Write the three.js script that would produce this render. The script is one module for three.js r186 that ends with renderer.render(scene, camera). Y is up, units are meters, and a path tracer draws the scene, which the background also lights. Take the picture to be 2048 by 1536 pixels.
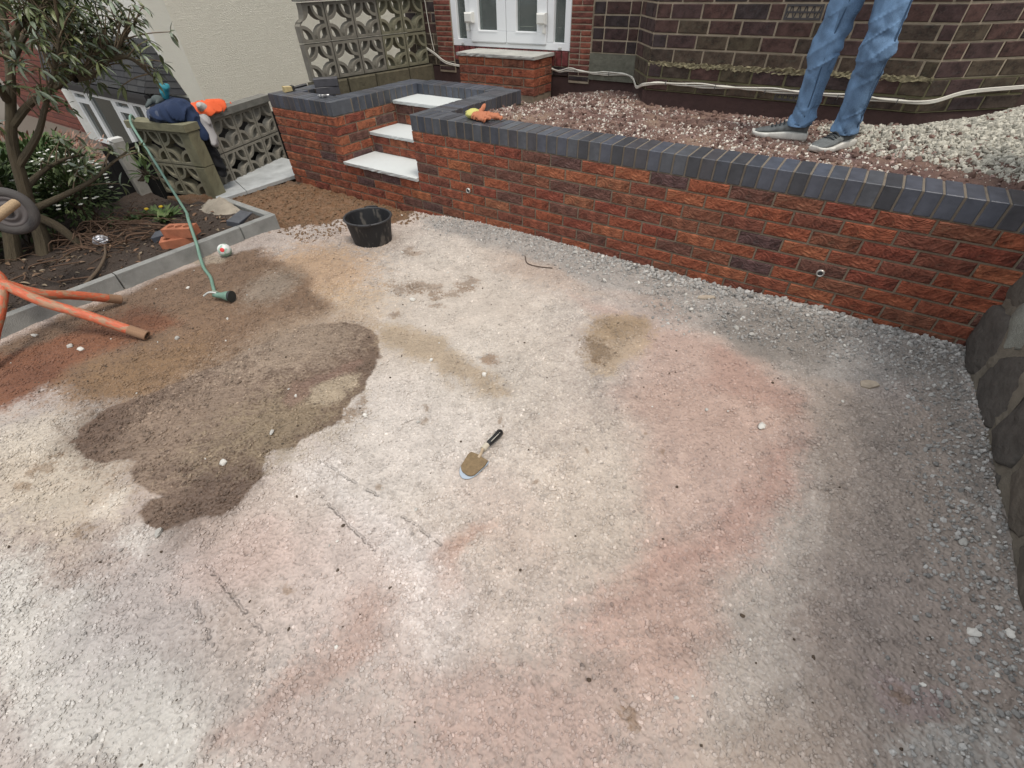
import * as THREE from 'three';
import { mergeGeometries } from 'three/addons/utils/BufferGeometryUtils.js';
import { MarchingCubes } from 'three/addons/objects/MarchingCubes.js';

// ------------------------------------------------------------------ camera, sky, sun, exposure
// world: x runs along the brick retaining wall, z comes out of it, y is up; heights "h" below are
// measured from the top of the blue brick coping, which stands 0.70 m above the driveway (y = 0)
const OY = 0.70;
const scene = new THREE.Scene();
const camera = new THREE.PerspectiveCamera(80.95, 4 / 3, 0.05, 120);
camera.position.set(2.825, 0.7465 + OY, 2.713);
camera.rotation.set(-0.73617, 0.62405, -0.03114, 'YXZ');
const renderer = new THREE.WebGLRenderer({ antialias: true });
renderer.setSize(1024, 768);
renderer.toneMapping = THREE.LinearToneMapping;
renderer.toneMappingExposure = 1.38;
renderer.shadowMap.enabled = true;
{ // overcast sky: three times brighter overhead than at the horizon
  const w = 64, h = 32, d = new Float32Array(w * h * 4);
  for (let j = 0; j < h; j++) for (let i = 0; i < w; i++) {
    const el = ((j + 0.5) / h - 0.5) * Math.PI, s = Math.sin(el), L = s > 0 ? 1.12 * (1 + 1.5 * s) / 2.5 : 0.22, o = (j * w + i) * 4;
    d[o] = L * 0.97; d[o + 1] = L * 1.0; d[o + 2] = L * 1.04; d[o + 3] = 1;
  }
  const t = new THREE.DataTexture(d, w, h, THREE.RGBAFormat, THREE.FloatType);
  t.mapping = THREE.EquirectangularReflectionMapping; t.magFilter = THREE.LinearFilter; t.minFilter = THREE.LinearFilter; t.needsUpdate = true;
  scene.background = t; scene.environment = t;
}
const sun = new THREE.DirectionalLight(0xfff4e6, 1.5);
sun.position.set(4.6, 9, 2.0); sun.target.position.set(1, 0, 0.5);
sun.castShadow = true; sun.shadow.radius = 26; sun.shadow.mapSize.set(2048, 2048);
Object.assign(sun.shadow.camera, { left: -8, right: 8, top: 8, bottom: -8, near: 0.5, far: 30 });
scene.add(sun, sun.target);

// ------------------------------------------------------------------ helpers
function rng(seed) { let a = seed >>> 0; return () => { a = (a + 0x6D2B79F5) | 0; let t = Math.imul(a ^ (a >>> 15), 1 | a); t = (t + Math.imul(t ^ (t >>> 7), 61 | t)) ^ t; return ((t ^ (t >>> 14)) >>> 0) / 4294967296; }; }
const PERM = new Uint8Array(512), GR = new Float32Array(512);
{ const r = rng(77), p = [...Array(256).keys()]; for (let i = 255; i > 0; i--) { const j = Math.floor(r() * (i + 1)); [p[i], p[j]] = [p[j], p[i]]; } for (let i = 0; i < 512; i++) { PERM[i] = p[i & 255]; } for (let i = 0; i < 512; i++) GR[i] = PERM[i] / 127.5 - 1; }
function vn(x, y) { // value noise, -1..1
  const xi = Math.floor(x), yi = Math.floor(y), fx = x - xi, fy = y - yi, u = fx * fx * (3 - 2 * fx), v = fy * fy * (3 - 2 * fy), X = xi & 255, Y = yi & 255;
  const a = GR[PERM[X + PERM[Y]]], b = GR[PERM[((X + 1) & 255) + PERM[Y]]], c = GR[PERM[X + PERM[(Y + 1) & 255]]], d = GR[PERM[((X + 1) & 255) + PERM[(Y + 1) & 255]]];
  return a + (b - a) * u + (c - a) * v + (a - b - c + d) * u * v;
}
function fbm(x, y, o = 4) { let s = 0, a = 0.5; for (let i = 0; i < o; i++) { s += a * vn(x, y); x = x * 2.03 + 17.1; y = y * 2.03 + 5.7; a *= 0.5; } return s; }
const clamp = (v, a = 0, b = 1) => v < a ? a : v > b ? b : v, mix = (a, b, t) => a + (b - a) * t;
const sst = (a, b, v) => { const t = clamp((v - a) / (b - a)); return t * t * (3 - 2 * t); };
const lin = c => { c /= 255; return c <= 0.04045 ? c / 12.92 : Math.pow((c + 0.055) / 1.055, 2.4); };
const toS = v => { v = clamp(v); return 255 * (v <= 0.0031308 ? v * 12.92 : 1.055 * Math.pow(v, 1 / 2.4) - 0.055); };
function tex(w, h, fn, srgb) { // fn(i, j) -> [r, g, b] in 0..1 (linear when srgb)
  const d = new Uint8Array(w * h * 4);
  for (let j = 0; j < h; j++) for (let i = 0; i < w; i++) { const c = fn(i, j), o = (j * w + i) * 4; for (let k = 0; k < 3; k++) d[o + k] = srgb ? toS(c[k]) : clamp(c[k]) * 255; d[o + 3] = 255; }
  const t = new THREE.DataTexture(d, w, h); t.wrapS = t.wrapT = THREE.RepeatWrapping; t.magFilter = THREE.LinearFilter; t.minFilter = THREE.LinearMipmapLinearFilter; t.generateMipmaps = true;
  if (srgb) t.colorSpace = THREE.SRGBColorSpace; t.needsUpdate = true; return t;
}
const rep = (t, s, s2) => { const c = t.clone(); c.repeat.set(s, s2 || s); c.needsUpdate = true; return c; };
function M(r, g, b, rough = 0.9, o = {}) { const m = new THREE.MeshStandardMaterial({ roughness: rough, ...o }); m.color.setRGB(r, g, b); return m; }
const used = {};
function numbered(n) { used[n] = (used[n] || 0) + 1; return used[n] === 1 ? n : n + '_' + String(used[n] - 1).padStart(3, '0'); }
function tag(o, label, category, group, kind) { o.userData.label = label; o.userData.category = category; if (group) o.userData.group = group; if (kind) o.userData.kind = kind; return o; }
function part(parent, name, geo, mat, label) { const m = new THREE.Mesh(geo, mat); m.name = name; m.castShadow = m.receiveShadow = true; parent.add(m); if (label) m.userData.label = label; return m; }
function thing(name, label, category, x = 0, y = 0, z = 0, ry = 0, group) { const g = new THREE.Group(); g.name = numbered(name); g.position.set(x, y, z); g.rotation.y = ry; scene.add(g); return tag(g, label, category, group, 'thing'); }
function solo(name, geo, mat, label, category, group) { const m = part(scene, numbered(name), geo, mat); return tag(m, label, category, group, 'thing'); }
function struct(name, geo, mat, label) { const m = part(scene, name, geo, mat); m.userData.kind = 'structure'; if (label) m.userData.label = label; return m; }
function box(x0, x1, y0, y1, z0, z1) { const g = new THREE.BoxGeometry(x1 - x0, y1 - y0, z1 - z0); g.translate((x0 + x1) / 2, (y0 + y1) / 2, (z0 + z1) / 2); return g; }
function uvBox(g, s = 1) { // uv in metres from position and face direction
  g = g.index ? g.toNonIndexed() : g; g.computeVertexNormals(); const p = g.attributes.position, n = g.attributes.normal, uv = new Float32Array(p.count * 2);
  for (let i = 0; i < p.count; i++) { const ax = Math.abs(n.getX(i)), ay = Math.abs(n.getY(i)), az = Math.abs(n.getZ(i)); let u, v;
    if (ay > ax && ay > az) { u = p.getX(i); v = p.getZ(i); } else if (ax > az) { u = p.getZ(i); v = p.getY(i); } else { u = p.getX(i); v = p.getY(i); } uv[i * 2] = u * s; uv[i * 2 + 1] = v * s; }
  g.setAttribute('uv', new THREE.BufferAttribute(uv, 2)); return g;
}
// a chamfered block, centred in x and y, front at z = 0, back at z = -d; wob makes the front outline uneven
function block(w, h, d, ch = 0.004, wob = 0, r = Math.random, uvo = [0, 0]) {
  const j = () => wob ? (r() - 0.5) * 2 * wob : 0, P = [], U = [];
  const X = w / 2, Y = h / 2;
  const f = [[-X + ch + j(), -Y + ch + j(), j() * 0.5], [X - ch + j(), -Y + ch + j(), j() * 0.5], [X - ch + j(), Y - ch + j(), j() * 0.5], [-X + ch + j(), Y - ch + j(), j() * 0.5]];
  const e = [[-X, -Y, -ch], [X, -Y, -ch], [X, Y, -ch], [-X, Y, -ch]], b = [[-X, -Y, -d], [X, -Y, -d], [X, Y, -d], [-X, Y, -d]];
  const tri = (...v) => v.forEach(q => { P.push(...q); U.push(q[0] + uvo[0] + q[2], q[1] + uvo[1] + q[2]); });
  const quad = (a, b2, c, d2) => { tri(a, b2, c); tri(a, c, d2); };
  quad(f[0], f[1], f[2], f[3]);
  for (let k = 0; k < 4; k++) { const n = (k + 1) % 4; quad(e[k], e[n], f[n], f[k]); quad(b[k], b[n], e[n], e[k]); }
  quad(b[1], b[0], b[3], b[2]);
  const g = new THREE.BufferGeometry(); g.setAttribute('position', new THREE.Float32BufferAttribute(P, 3)); g.setAttribute('uv', new THREE.Float32BufferAttribute(U, 2)); g.computeVertexNormals(); return g;
}
function tube(pts, r, seg = 40, rs = 8, tension = 0.5) { const c = new THREE.CatmullRomCurve3(pts.map(p => new THREE.Vector3(...p)), false, 'catmullrom', tension); return new THREE.TubeGeometry(c, seg, r, rs, false); }
function taper(pts, radii, rs = 8) { // tube whose radius changes along its points
  const c = new THREE.CatmullRomCurve3(pts.map(p => new THREE.Vector3(...p))), n = pts.length * 4, g = new THREE.TubeGeometry(c, n, 1, rs, false), p = g.attributes.position;
  for (let i = 0; i <= n; i++) { const t = i / n, o = c.getPointAt(t), k = t * (radii.length - 1), a = Math.floor(k), r = mix(radii[a], radii[Math.min(a + 1, radii.length - 1)], k - a);
    for (let s = 0; s <= rs; s++) { const q = i * (rs + 1) + s; p.setXYZ(q, o.x + (p.getX(q) - o.x) * r, o.y + (p.getY(q) - o.y) * r, o.z + (p.getZ(q) - o.z) * r); } }
  g.computeVertexNormals(); return g;
}
function merge(list) { const l = list.map(g => { const q = g.index ? g.toNonIndexed() : g.clone(); for (const k of Object.keys(q.attributes)) if (!['position', 'normal', 'uv'].includes(k)) q.deleteAttribute(k); return q; }); return mergeGeometries(l); }
const v3 = (x, y, z) => new THREE.Vector3(x, y, z);

// ------------------------------------------------------------------ shared textures
const T_noise = tex(512, 512, (i, j) => { const x = i / 512, y = j / 512; // tileable mottling, 0.55..1
  let s = 0, a = 0.5, f = 8; for (let o = 0; o < 5; o++) { const X = x * f, Y = y * f, m = q => ((q % f) + f) % f; const xi = Math.floor(X), yi = Math.floor(Y), u = X - xi, v = Y - yi, su = u * u * (3 - 2 * u), sv = v * v * (3 - 2 * v);
    const h = (p, q) => GR[PERM[(m(p) + o * 31) & 255] + (m(q) & 127)]; s += a * mix(mix(h(xi, yi), h(xi + 1, yi), su), mix(h(xi, yi + 1), h(xi + 1, yi + 1), su), sv); a *= 0.62; f *= 2; }
  const v = clamp(0.8 + s * 0.24); return [v, v, v]; }, true);
const T_grain = tex(512, 512, (i, j) => { const v = 0.5 + 0.5 * (GR[PERM[i & 255] + (j & 255)] * 0.5 + vn(i / 3, j / 3) * 0.5); return [v, v, v]; });
// red facing brick: drag-folded sand face
const fold = (x, y) => { const w = fbm(x * 9, y * 14, 3); const r1 = 1 - Math.abs(vn(x * 26 + w * 2.2, y * 75 + w * 4 + Math.sin(x * 30) * 0.8)); const r2 = 1 - Math.abs(vn(x * 60 + 9, y * 140 + w * 6)); return r1 * r1 * 0.7 + r2 * 0.3; };
const T_brickC = tex(1024, 512, (i, j) => { const x = i / 1024 * 0.9, y = j / 1024 * 0.9, f = fold(x, y), m = fbm(x * 22, y * 30, 4), s = fbm(x * 150, y * 150, 2);
  const v = clamp(0.66 + m * 0.55 + s * 0.24 + (f - 0.5) * 0.22, 0.15, 1); const bl = sst(0.24, 0.42, fbm(x * 70 + 40, y * 90, 3)) * 0.5; return [mix(v, 1, bl * 0.6), mix(v * (0.90 + 0.10 * m), 1, bl), mix(v * (0.86 + 0.12 * m), 1, bl)]; }, true); // sand grains and lime bloom
const T_brickB = tex(1024, 512, (i, j) => { const x = i / 1024 * 0.9, y = j / 1024 * 0.9; const v = fold(x, y) * 0.8 + 0.2 * (0.5 + fbm(x * 160, y * 160, 2)); return [v, v, v]; });
T_brickC.repeat.set(1 / 0.9, 1 / 0.45); T_brickB.repeat.set(1 / 0.9, 1 / 0.45);
// dust, mud and water stains on the driveway, in metres (x, z), laid over one another in order
const STAINS = [
{c:[1.287,1.163],u:[0.955,0.076],v:[-0.62,-1.284],col:[209,199,187],amt:0.75,soft:0.6,grain:0.25},
{c:[1.632,1.906],u:[0.479,-0.086],v:[0.112,0.275],col:[213,204,196],amt:0.7,soft:0.6,grain:0.25},
{c:[2.041,2.493],u:[0.425,-0.078],v:[0.046,0.226],col:[204,188,180],amt:0.8,soft:0.5,grain:0.25},
{c:[1.519,3.104],u:[0.53,-0.178],v:[-0.525,-0.006],col:[203,199,192],amt:0.9,soft:0.45,grain:0.25},
{c:[0.641,2.884],u:[-0.072,-0.207],v:[0.435,-0.047],col:[196,184,166],amt:0.8,soft:0.5,grain:0.25},
{c:[1.51,2.909],u:[0.024,-0.217],v:[0.276,0.014],col:[170,163,160],amt:0.7,soft:0.55,grain:0.25},
{c:[2.498,1.787],u:[0.145,-0.38],v:[0.224,0.189],col:[208,194,180],amt:0.7,soft:0.5,grain:0.25},
{c:[2.537,2.285],u:[0.265,-0.13],v:[0.071,0.181],col:[196,182,172],amt:0.7,soft:0.5,grain:0.25},
{poly:[3.005,0.572,3.336,0.604,3.642,0.514,3.714,0.977,3.763,1.472,3.718,1.945,3.07,2.389,3.01,2.121,3.04,1.82,3.091,1.392,3.109,0.969],col:[170,157,146],amt:0.8,soft:0.14,grain:0.3},
{c:[3.407,1.713],u:[0.248,0.066],v:[-0.139,0.303],col:[162,148,140],amt:0.6,soft:0.6,grain:0.25},
{c:[3.106,2.027],u:[0.123,0.042],v:[-0.061,0.206],col:[178,170,163],amt:0.6,soft:0.6,grain:0.25},
{c:[3.123,1.646],u:[-0.003,-0.38],v:[-0.091,0.141],col:[186,178,170],amt:0.6,soft:0.6,grain:0.25},
{poly:[1.756,0.544,2.238,0.555,2.649,0.564,3.011,0.737,3.084,1.051,3.083,1.397,3.006,1.683,2.981,1.933,2.957,2.172,2.817,2.223,2.768,2.003,2.69,1.685,2.575,1.451,2.334,1.219,2.381,0.977,2.286,0.746,2.003,0.705],col:[190,160,147],amt:0.6,soft:0.1,grain:0.2},
{poly:[3.067,1.062,3.091,1.392,2.996,1.646,2.835,1.92,2.723,2.224,2.662,2.233,2.756,1.893,2.895,1.645,2.975,1.417,3.011,1.163],col:[172,134,121],amt:0.55,soft:0.07,grain:0.25},
{poly:[2.64,0.62,2.954,0.774,3.036,0.761,3.041,0.909,2.864,0.951,2.627,0.905],col:[180,146,133],amt:0.5,soft:0.06,grain:0.25},
{poly:[2.214,2.387,2.132,2.312,2.14,2.219,2.206,2.077,2.272,2.014,2.236,2.144,2.223,2.25,2.261,2.345,2.267,2.406],col:[182,150,134],amt:0.75,soft:0.025,grain:0.3},
{c:[2.272,2.014],u:[0.223,-0.011],v:[0.088,0.124],col:[202,182,170],amt:0.5,soft:0.6,grain:0.25},
{poly:[2.086,2.492,2.148,2.486,2.19,2.586,2.163,2.726,2.107,2.861,2.069,2.937,2.006,2.942,2.023,2.836,2.054,2.694,2.068,2.576],col:[176,148,136],amt:0.65,soft:0.05,grain:0.3},
{c:[2.589,2.532],u:[0.279,-0.081],v:[0.031,0.123],col:[184,162,153],amt:0.6,soft:0.5,grain:0.25},
{c:[2.231,2.827],u:[0.248,-0.076],v:[0.004,0.091],col:[178,160,152],amt:0.6,soft:0.5,grain:0.25},
{c:[0.306,2.815],u:[0.123,-0.192],v:[0.196,0.007],col:[200,190,176],amt:0.6,soft:0.5,grain:0.25},
{c:[1.606,2.644],u:[0.032,-0.134],v:[0.177,-0.035],col:[196,172,162],amt:0.5,soft:0.6,grain:0.25},
{poly:[3.064,1.248,3.041,1.762,2.971,2.088,2.88,2.477,2.529,2.717,2.488,2.574,2.676,2.288,2.749,1.958,2.851,1.674],col:[184,157,146],amt:0.5,soft:0.14,grain:0.5},
{poly:[1.382,2.24,1.535,2.232,1.844,2.223,2.136,2.266,2.276,2.373,2.394,2.464,2.337,2.487,2.186,2.415,2.007,2.375,1.786,2.363,1.526,2.297],col:[222,215,210],amt:0.6,soft:0.1,grain:0.4},
{poly:[1.185,2.848,1.244,2.773,1.3,2.748,1.311,2.787,1.306,2.867,1.233,2.884],col:[220,215,208],amt:0.7,soft:0.06,grain:0.5},
{poly:[0.947,2.821,0.961,2.73,1.082,2.758,1.091,2.852,1.025,2.884],col:[222,212,198],amt:0.8,soft:0.04,grain:0.3},
{c:[3.559,1.932],u:[0.083,-0.011],v:[-0.06,0.093],col:[192,188,182],amt:0.7,soft:0.8,grain:0.9},
{c:[3.473,1.862],u:[0.065,-0.03],v:[-0.008,0.06],col:[165,148,144],amt:0.9,soft:0.3,grain:0.25},
{c:[0.119,1.24],u:[0.21,-0.343],v:[0.397,0.226],col:[178,146,112],amt:0.8,soft:0.5,grain:0.4},
{c:[0.645,1.384],u:[0.191,-0.188],v:[0.193,0.125],col:[186,160,128],amt:0.5,soft:0.6,grain:0.4},
{c:[1.42,0.343],u:[0.329,-0.01],v:[0.093,0.213],col:[176,154,138],amt:0.6,soft:0.6,grain:0.4},
{c:[2.237,0.239],u:[0.209,-0.001],v:[0.025,0.148],col:[172,146,128],amt:0.7,soft:0.5,grain:0.4},
{poly:[0.023,0.125,0.786,-0.024,2.006,-0.024,2.899,-0.069,3.65,-0.081,3.676,0.492,3.461,0.403,3.215,0.563,2.969,0.617,2.681,0.492,2.252,0.361,1.566,0.332,0.816,0.27,0.35,0.243],col:[168,162,156],amt:0.9,soft:0.06,grain:0.25},
{poly:[2.516,0.376,2.817,0.064,3.218,0.146,3.093,0.423,3.048,0.566,2.786,0.622],col:[136,129,122],amt:0.8,soft:0.07,grain:0.5},
{poly:[3.306,0.14,3.638,-0.025,3.672,0.384,3.683,0.719,3.725,1.019,3.765,1.454,3.742,1.693,3.663,1.154,3.554,0.676,3.403,0.399],col:[144,137,130],amt:0.75,soft:0.06,grain:0.4},
{poly:[-0.633,2.836,-0.698,2.553,-0.692,2.11,-0.677,1.569,-0.553,1.262,-0.188,1.22,0.205,1.305,0.47,1.393,0.613,1.469,0.65,1.57,0.624,1.816,0.659,2.072,0.575,2.285,0.464,2.421,0.295,2.593,0.001,2.659,-0.014,2.796,0.036,2.993],col:[124,100,80],amt:0.95,soft:0.05,grain:0.3},
{poly:[0.351,1.761,0.562,1.502,0.911,1.463,1.154,1.679,0.937,1.915,0.819,2.169,0.545,2.389,0.467,2.124],col:[158,136,114],amt:0.75,soft:0.12,grain:0.5},
{c:[0.175,1.934],u:[0.079,-0.302],v:[0.404,0.118],col:[134,108,86],amt:0.8,soft:0.5,grain:0.3},
{poly:[-0.577,2.849,-0.446,2.56,-0.412,2.249,-0.243,2.015,-0.028,2.004,-0.063,2.313,-0.049,2.555,0.027,2.769,0.036,2.993],col:[138,90,64],amt:0.8,soft:0.06,grain:0.35},
{c:[-0.153,2.715],u:[0.056,-0.176],v:[0.222,0.027],col:[112,74,56],amt:0.6,soft:0.5,grain:0.4},
{c:[0.283,2.363],u:[0.122,-0.3],v:[0.262,0.026],col:[138,110,80],amt:0.7,soft:0.5,grain:0.3},
{c:[-0.309,2.183],u:[0.077,-0.163],v:[0.165,0.044],col:[110,74,54],amt:0.8,soft:0.5,grain:0.4},
{c:[0.036,1.488],u:[-0.005,-0.193],v:[0.167,0.04],col:[150,138,124],amt:0.7,soft:0.6,grain:0.4},
{poly:[-0.942,1.504,-0.771,1.445,-0.604,1.407,-0.554,1.492,-0.747,1.568,-0.855,1.724],col:[170,156,138],amt:0.8,soft:0.02,grain:0.2},
{poly:[-2.75,-0.3,-2.75,1.02,-0.83,1.02,-0.83,0.86,-1.05,0.5,-1,-0.3],col:[118,90,66],amt:1,soft:0.02,grain:0.5},
{poly:[-2.002,0.749,-1.805,0.509,-1.842,0.24,-1.863,-0.1,-1.106,-0.065,-0.521,-0.036,-0.122,-0.043,-0.057,0.147,-0.076,0.303,-0.536,0.414,-0.6,0.623,-0.786,0.853,-0.72,1.012,-0.948,1.043,-1.457,0.87],col:[128,96,68],amt:1,soft:0.015,grain:0.5},
{poly:[0.507,2.769,0.605,2.77,0.742,2.743,0.812,2.696,0.861,2.663,0.906,2.694,0.981,2.702,1.049,2.685,1.117,2.676,1.109,2.713,1.131,2.775,1.181,2.78,1.252,2.768,1.296,2.746,1.328,2.717,1.356,2.65,1.394,2.595,1.4,2.519,1.374,2.441,1.332,2.381,1.267,2.332,1.261,2.288,1.316,2.241,1.363,2.213,1.352,2.167,1.374,2.105,1.398,2.043,1.355,1.978,1.332,1.915,1.332,1.854,1.283,1.779,1.238,1.672,1.177,1.59,1.078,1.523,0.954,1.464,0.774,1.491,0.637,1.696,0.566,1.959,0.523,2.207,0.464,2.421,0.395,2.568,0.425,2.682],col:[110,90,75],amt:1,soft:0.008,grain:0.2},
{c:[0.821,2.366],u:[-0.014,-0.367],v:[0.277,0.062],col:[150,130,112],amt:0.7,soft:0.6,grain:0.6},
{c:[1.303,2.584],u:[0.009,-0.205],v:[0.115,0.025],col:[90,72,60],amt:0.6,soft:0.5,grain:0.4},
{c:[0.55,2.689],u:[-0.042,-0.117],v:[0.2,0.001],col:[96,76,62],amt:0.6,soft:0.5,grain:0.4},
{c:[1.159,2.182],u:[0.096,-0.257],v:[0.2,0.041],col:[140,124,100],amt:0.7,soft:0.6,grain:0.5},
{c:[0.757,1.784],u:[0.13,-0.306],v:[0.189,0.078],col:[158,140,122],amt:0.75,soft:0.6,grain:0.5},
{poly:[1.029,2.133,1.018,1.974,1.06,1.764,1.097,1.647,1.157,1.716,1.132,1.9,1.134,2.045,1.098,2.127],col:[130,104,90],amt:0.75,soft:0.025,grain:0.5},
{poly:[1.168,2.042,1.111,1.957,1.145,1.802,1.204,1.751,1.272,1.83,1.302,1.934,1.272,2.025],col:[170,154,132],amt:0.85,soft:0.03,grain:0.6},
{poly:[0.94,1.444,1.062,1.337,1.366,1.339,1.63,1.37,1.838,1.44,1.916,1.501,1.8,1.549,1.563,1.562,1.282,1.557,1.074,1.537],col:[166,146,120],amt:0.75,soft:0.05,grain:0.5},
{c:[1.694,1.305],u:[0.025,-0.03],v:[0.023,0.033],col:[150,124,100],amt:0.8,soft:0.4,grain:0.5},
{poly:[1.961,0.744,2.12,0.558,2.302,0.571,2.351,0.756,2.312,0.938,2.282,1.05,2.18,1.143,2.061,0.994],col:[180,158,130],amt:0.7,soft:0.05,grain:0.5},
{c:[2.126,0.74],u:[0.139,-0.117],v:[0.05,0.077],col:[156,134,106],amt:0.7,soft:0.6,grain:0.5},
{c:[2.12,0.941],u:[0.081,-0.038],v:[0.031,0.063],col:[116,96,74],amt:0.7,soft:0.6,grain:0.9},
{c:[0.817,1.039],u:[0.084,-0.053],v:[0.034,0.035],col:[128,104,80],amt:0.6,soft:0.6,grain:0.9},
{c:[0.894,0.947],u:[0.078,-0.05],v:[0.039,0.041],col:[128,104,80],amt:0.6,soft:0.6,grain:0.9},
{c:[0.989,0.995],u:[0.041,-0.026],v:[0.021,0.023],col:[128,104,80],amt:0.6,soft:0.6,grain:0.9},
{c:[1.095,0.76],u:[0.05,-0.032],v:[0.036,0.045],col:[128,104,80],amt:0.6,soft:0.6,grain:0.9},
{c:[1.105,0.828],u:[0.035,-0.022],v:[0.021,0.025],col:[128,104,80],amt:0.6,soft:0.6,grain:0.9},
{c:[1.091,0.909],u:[0.035,-0.022],v:[0.02,0.024],col:[128,104,80],amt:0.6,soft:0.6,grain:0.9},
{c:[1.125,1.065],u:[0.033,-0.021],v:[0.019,0.022],col:[128,104,80],amt:0.6,soft:0.6,grain:0.9},
{c:[1.03,1.004],u:[0.034,-0.022],v:[0.021,0.023],col:[128,104,80],amt:0.6,soft:0.6,grain:0.9},
{c:[0.989,1.304],u:[0.02,-0.012],v:[0.02,0.02],col:[128,104,80],amt:0.6,soft:0.6,grain:0.9},
{c:[0.448,0.623],u:[0.041,-0.025],v:[0.037,0.038],col:[128,104,80],amt:0.6,soft:0.6,grain:0.9},
{c:[0.549,0.625],u:[0.036,-0.022],v:[0.028,0.03],col:[128,104,80],amt:0.6,soft:0.6,grain:0.9},
{c:[1.688,1.79],u:[0.017,-0.012],v:[0.011,0.012],col:[128,104,80],amt:0.6,soft:0.6,grain:0.9},
{c:[1.641,1.771],u:[0.01,-0.006],v:[0.008,0.01],col:[128,104,80],amt:0.6,soft:0.6,grain:0.9},
{c:[1.39,1.962],u:[0.025,-0.016],v:[0.023,0.02],col:[128,104,80],amt:0.6,soft:0.6,grain:0.9},
{c:[1.392,2.01],u:[0.015,-0.01],v:[0.016,0.013],col:[128,104,80],amt:0.6,soft:0.6,grain:0.9},
{c:[1.388,1.925],u:[0.013,-0.008],v:[0.02,0.017],col:[128,104,80],amt:0.6,soft:0.6,grain:0.9},
{c:[1.808,2.16],u:[0.015,-0.01],v:[0.014,0.013],col:[128,104,80],amt:0.6,soft:0.6,grain:0.9},
{c:[1.95,1.654],u:[0.01,-0.006],v:[0.007,0.009],col:[128,104,80],amt:0.6,soft:0.6,grain:0.9},
{c:[1.979,1.667],u:[0.007,-0.004],v:[0.005,0.006],col:[128,104,80],amt:0.6,soft:0.6,grain:0.9},
{c:[2.012,1.719],u:[0.011,-0.008],v:[0.008,0.012],col:[128,104,80],amt:0.6,soft:0.6,grain:0.9},
{c:[2.882,2.311],u:[0.012,-0.008],v:[0.005,0.009],col:[128,104,80],amt:0.6,soft:0.6,grain:0.9},
{c:[2.872,2.328],u:[0.008,-0.006],v:[0.002,0.005],col:[128,104,80],amt:0.6,soft:0.6,grain:0.9},
{c:[3.441,1.887],u:[0.014,-0.009],v:[0.001,0.014],col:[128,104,80],amt:0.6,soft:0.6,grain:0.9},
{c:[1.859,2.63],u:[0.031,-0.021],v:[0.018,0.012],col:[128,104,80],amt:0.6,soft:0.6,grain:0.9},
{c:[1.075,2.933],u:[0.023,-0.015],v:[0.023,0.009],col:[128,104,80],amt:0.6,soft:0.6,grain:0.9},
{c:[1.083,2.905],u:[0.016,-0.011],v:[0.014,0.005],col:[128,104,80],amt:0.6,soft:0.6,grain:0.9},
{c:[0.578,2.882],u:[0.023,-0.016],v:[0.024,0.007],col:[128,104,80],amt:0.6,soft:0.6,grain:0.9},
{c:[0.589,2.919],u:[0.023,-0.015],v:[0.024,0.007],col:[128,104,80],amt:0.6,soft:0.6,grain:0.9},
{c:[0.644,2.968],u:[0.027,-0.017],v:[0.023,0.007],col:[128,104,80],amt:0.6,soft:0.6,grain:0.9},
{c:[0.55,2.838],u:[0.019,-0.013],v:[0.025,0.008],col:[128,104,80],amt:0.6,soft:0.6,grain:0.9},
{c:[2.148,0.997],u:[0.025,-0.016],v:[0.007,0.014],col:[128,104,80],amt:0.6,soft:0.6,grain:0.9},
{c:[2.369,1.603],u:[0.007,-0.004],v:[0.005,0.009],col:[128,104,80],amt:0.6,soft:0.6,grain:0.9},
{c:[2.526,1.386],u:[0.009,-0.006],v:[0.005,0.01],col:[128,104,80],amt:0.6,soft:0.6,grain:0.9},
{c:[2.664,1.408],u:[0.011,-0.007],v:[0.004,0.01],col:[128,104,80],amt:0.6,soft:0.6,grain:0.9},
{c:[2.271,1.853],u:[0.008,-0.006],v:[0.005,0.007],col:[128,104,80],amt:0.6,soft:0.6,grain:0.9}];
const CRACKS = [[[1.368,2.217],[1.525,2.224],[1.674,2.221],[1.823,2.21]],[[1.923,2.222],[2.024,2.223],[2.158,2.234]],[[1.547,2.726],[1.64,2.735],[1.734,2.738],[1.83,2.746],[1.887,2.745]],[[1.625,2.812],[1.703,2.832],[1.801,2.849]],[[1.851,2.792],[1.925,2.797],[1.99,2.799]],[[1.636,2.335],[1.801,2.353],[1.979,2.372]]];

// ------------------------------------------------------------------ driveway: compacted hardcore under dust, mud and stones
const GX0 = -2.6, GX1 = 3.9, GZ0 = -0.1, GZ1 = 4.1;
function H(x, z) { // height of the driveway above y = 0
  let h = fbm(x * 1.7 + 3, z * 1.7, 3) * 0.018 + fbm(x * 9, z * 9, 2) * 0.004;
  h -= 0.062 * sst(0.7, -0.4, x) * sst(1.15, 0.45, z);
  h -= 0.085 * sst(-1.55, -2.05, x) * sst(1.3, 0.8, z);
  h += (fbm(x * 13, z * 13, 3) * 0.03 + fbm(x * 40, z * 40, 2) * 0.008) * sst(-0.05, -0.35, x) * sst(0.95, 0.8, z);
  h += 0.022 * Math.exp(-Math.max(z, 0) / 0.13) * sst(0.1, 0.8, x) + 0.012 * sst(2.4, 3.4, x);
  h += 0.02 * Math.exp(-Math.max(3.68 - x, 0) / 0.12);
  h -= 0.4 * sst(-0.765, -0.86, x) * sst(0.92, 0.99, z);
  return h;
}
const TW = 2048, TH = Math.round(2048 * (GZ1 - GZ0) / (GX1 - GX0));
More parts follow.
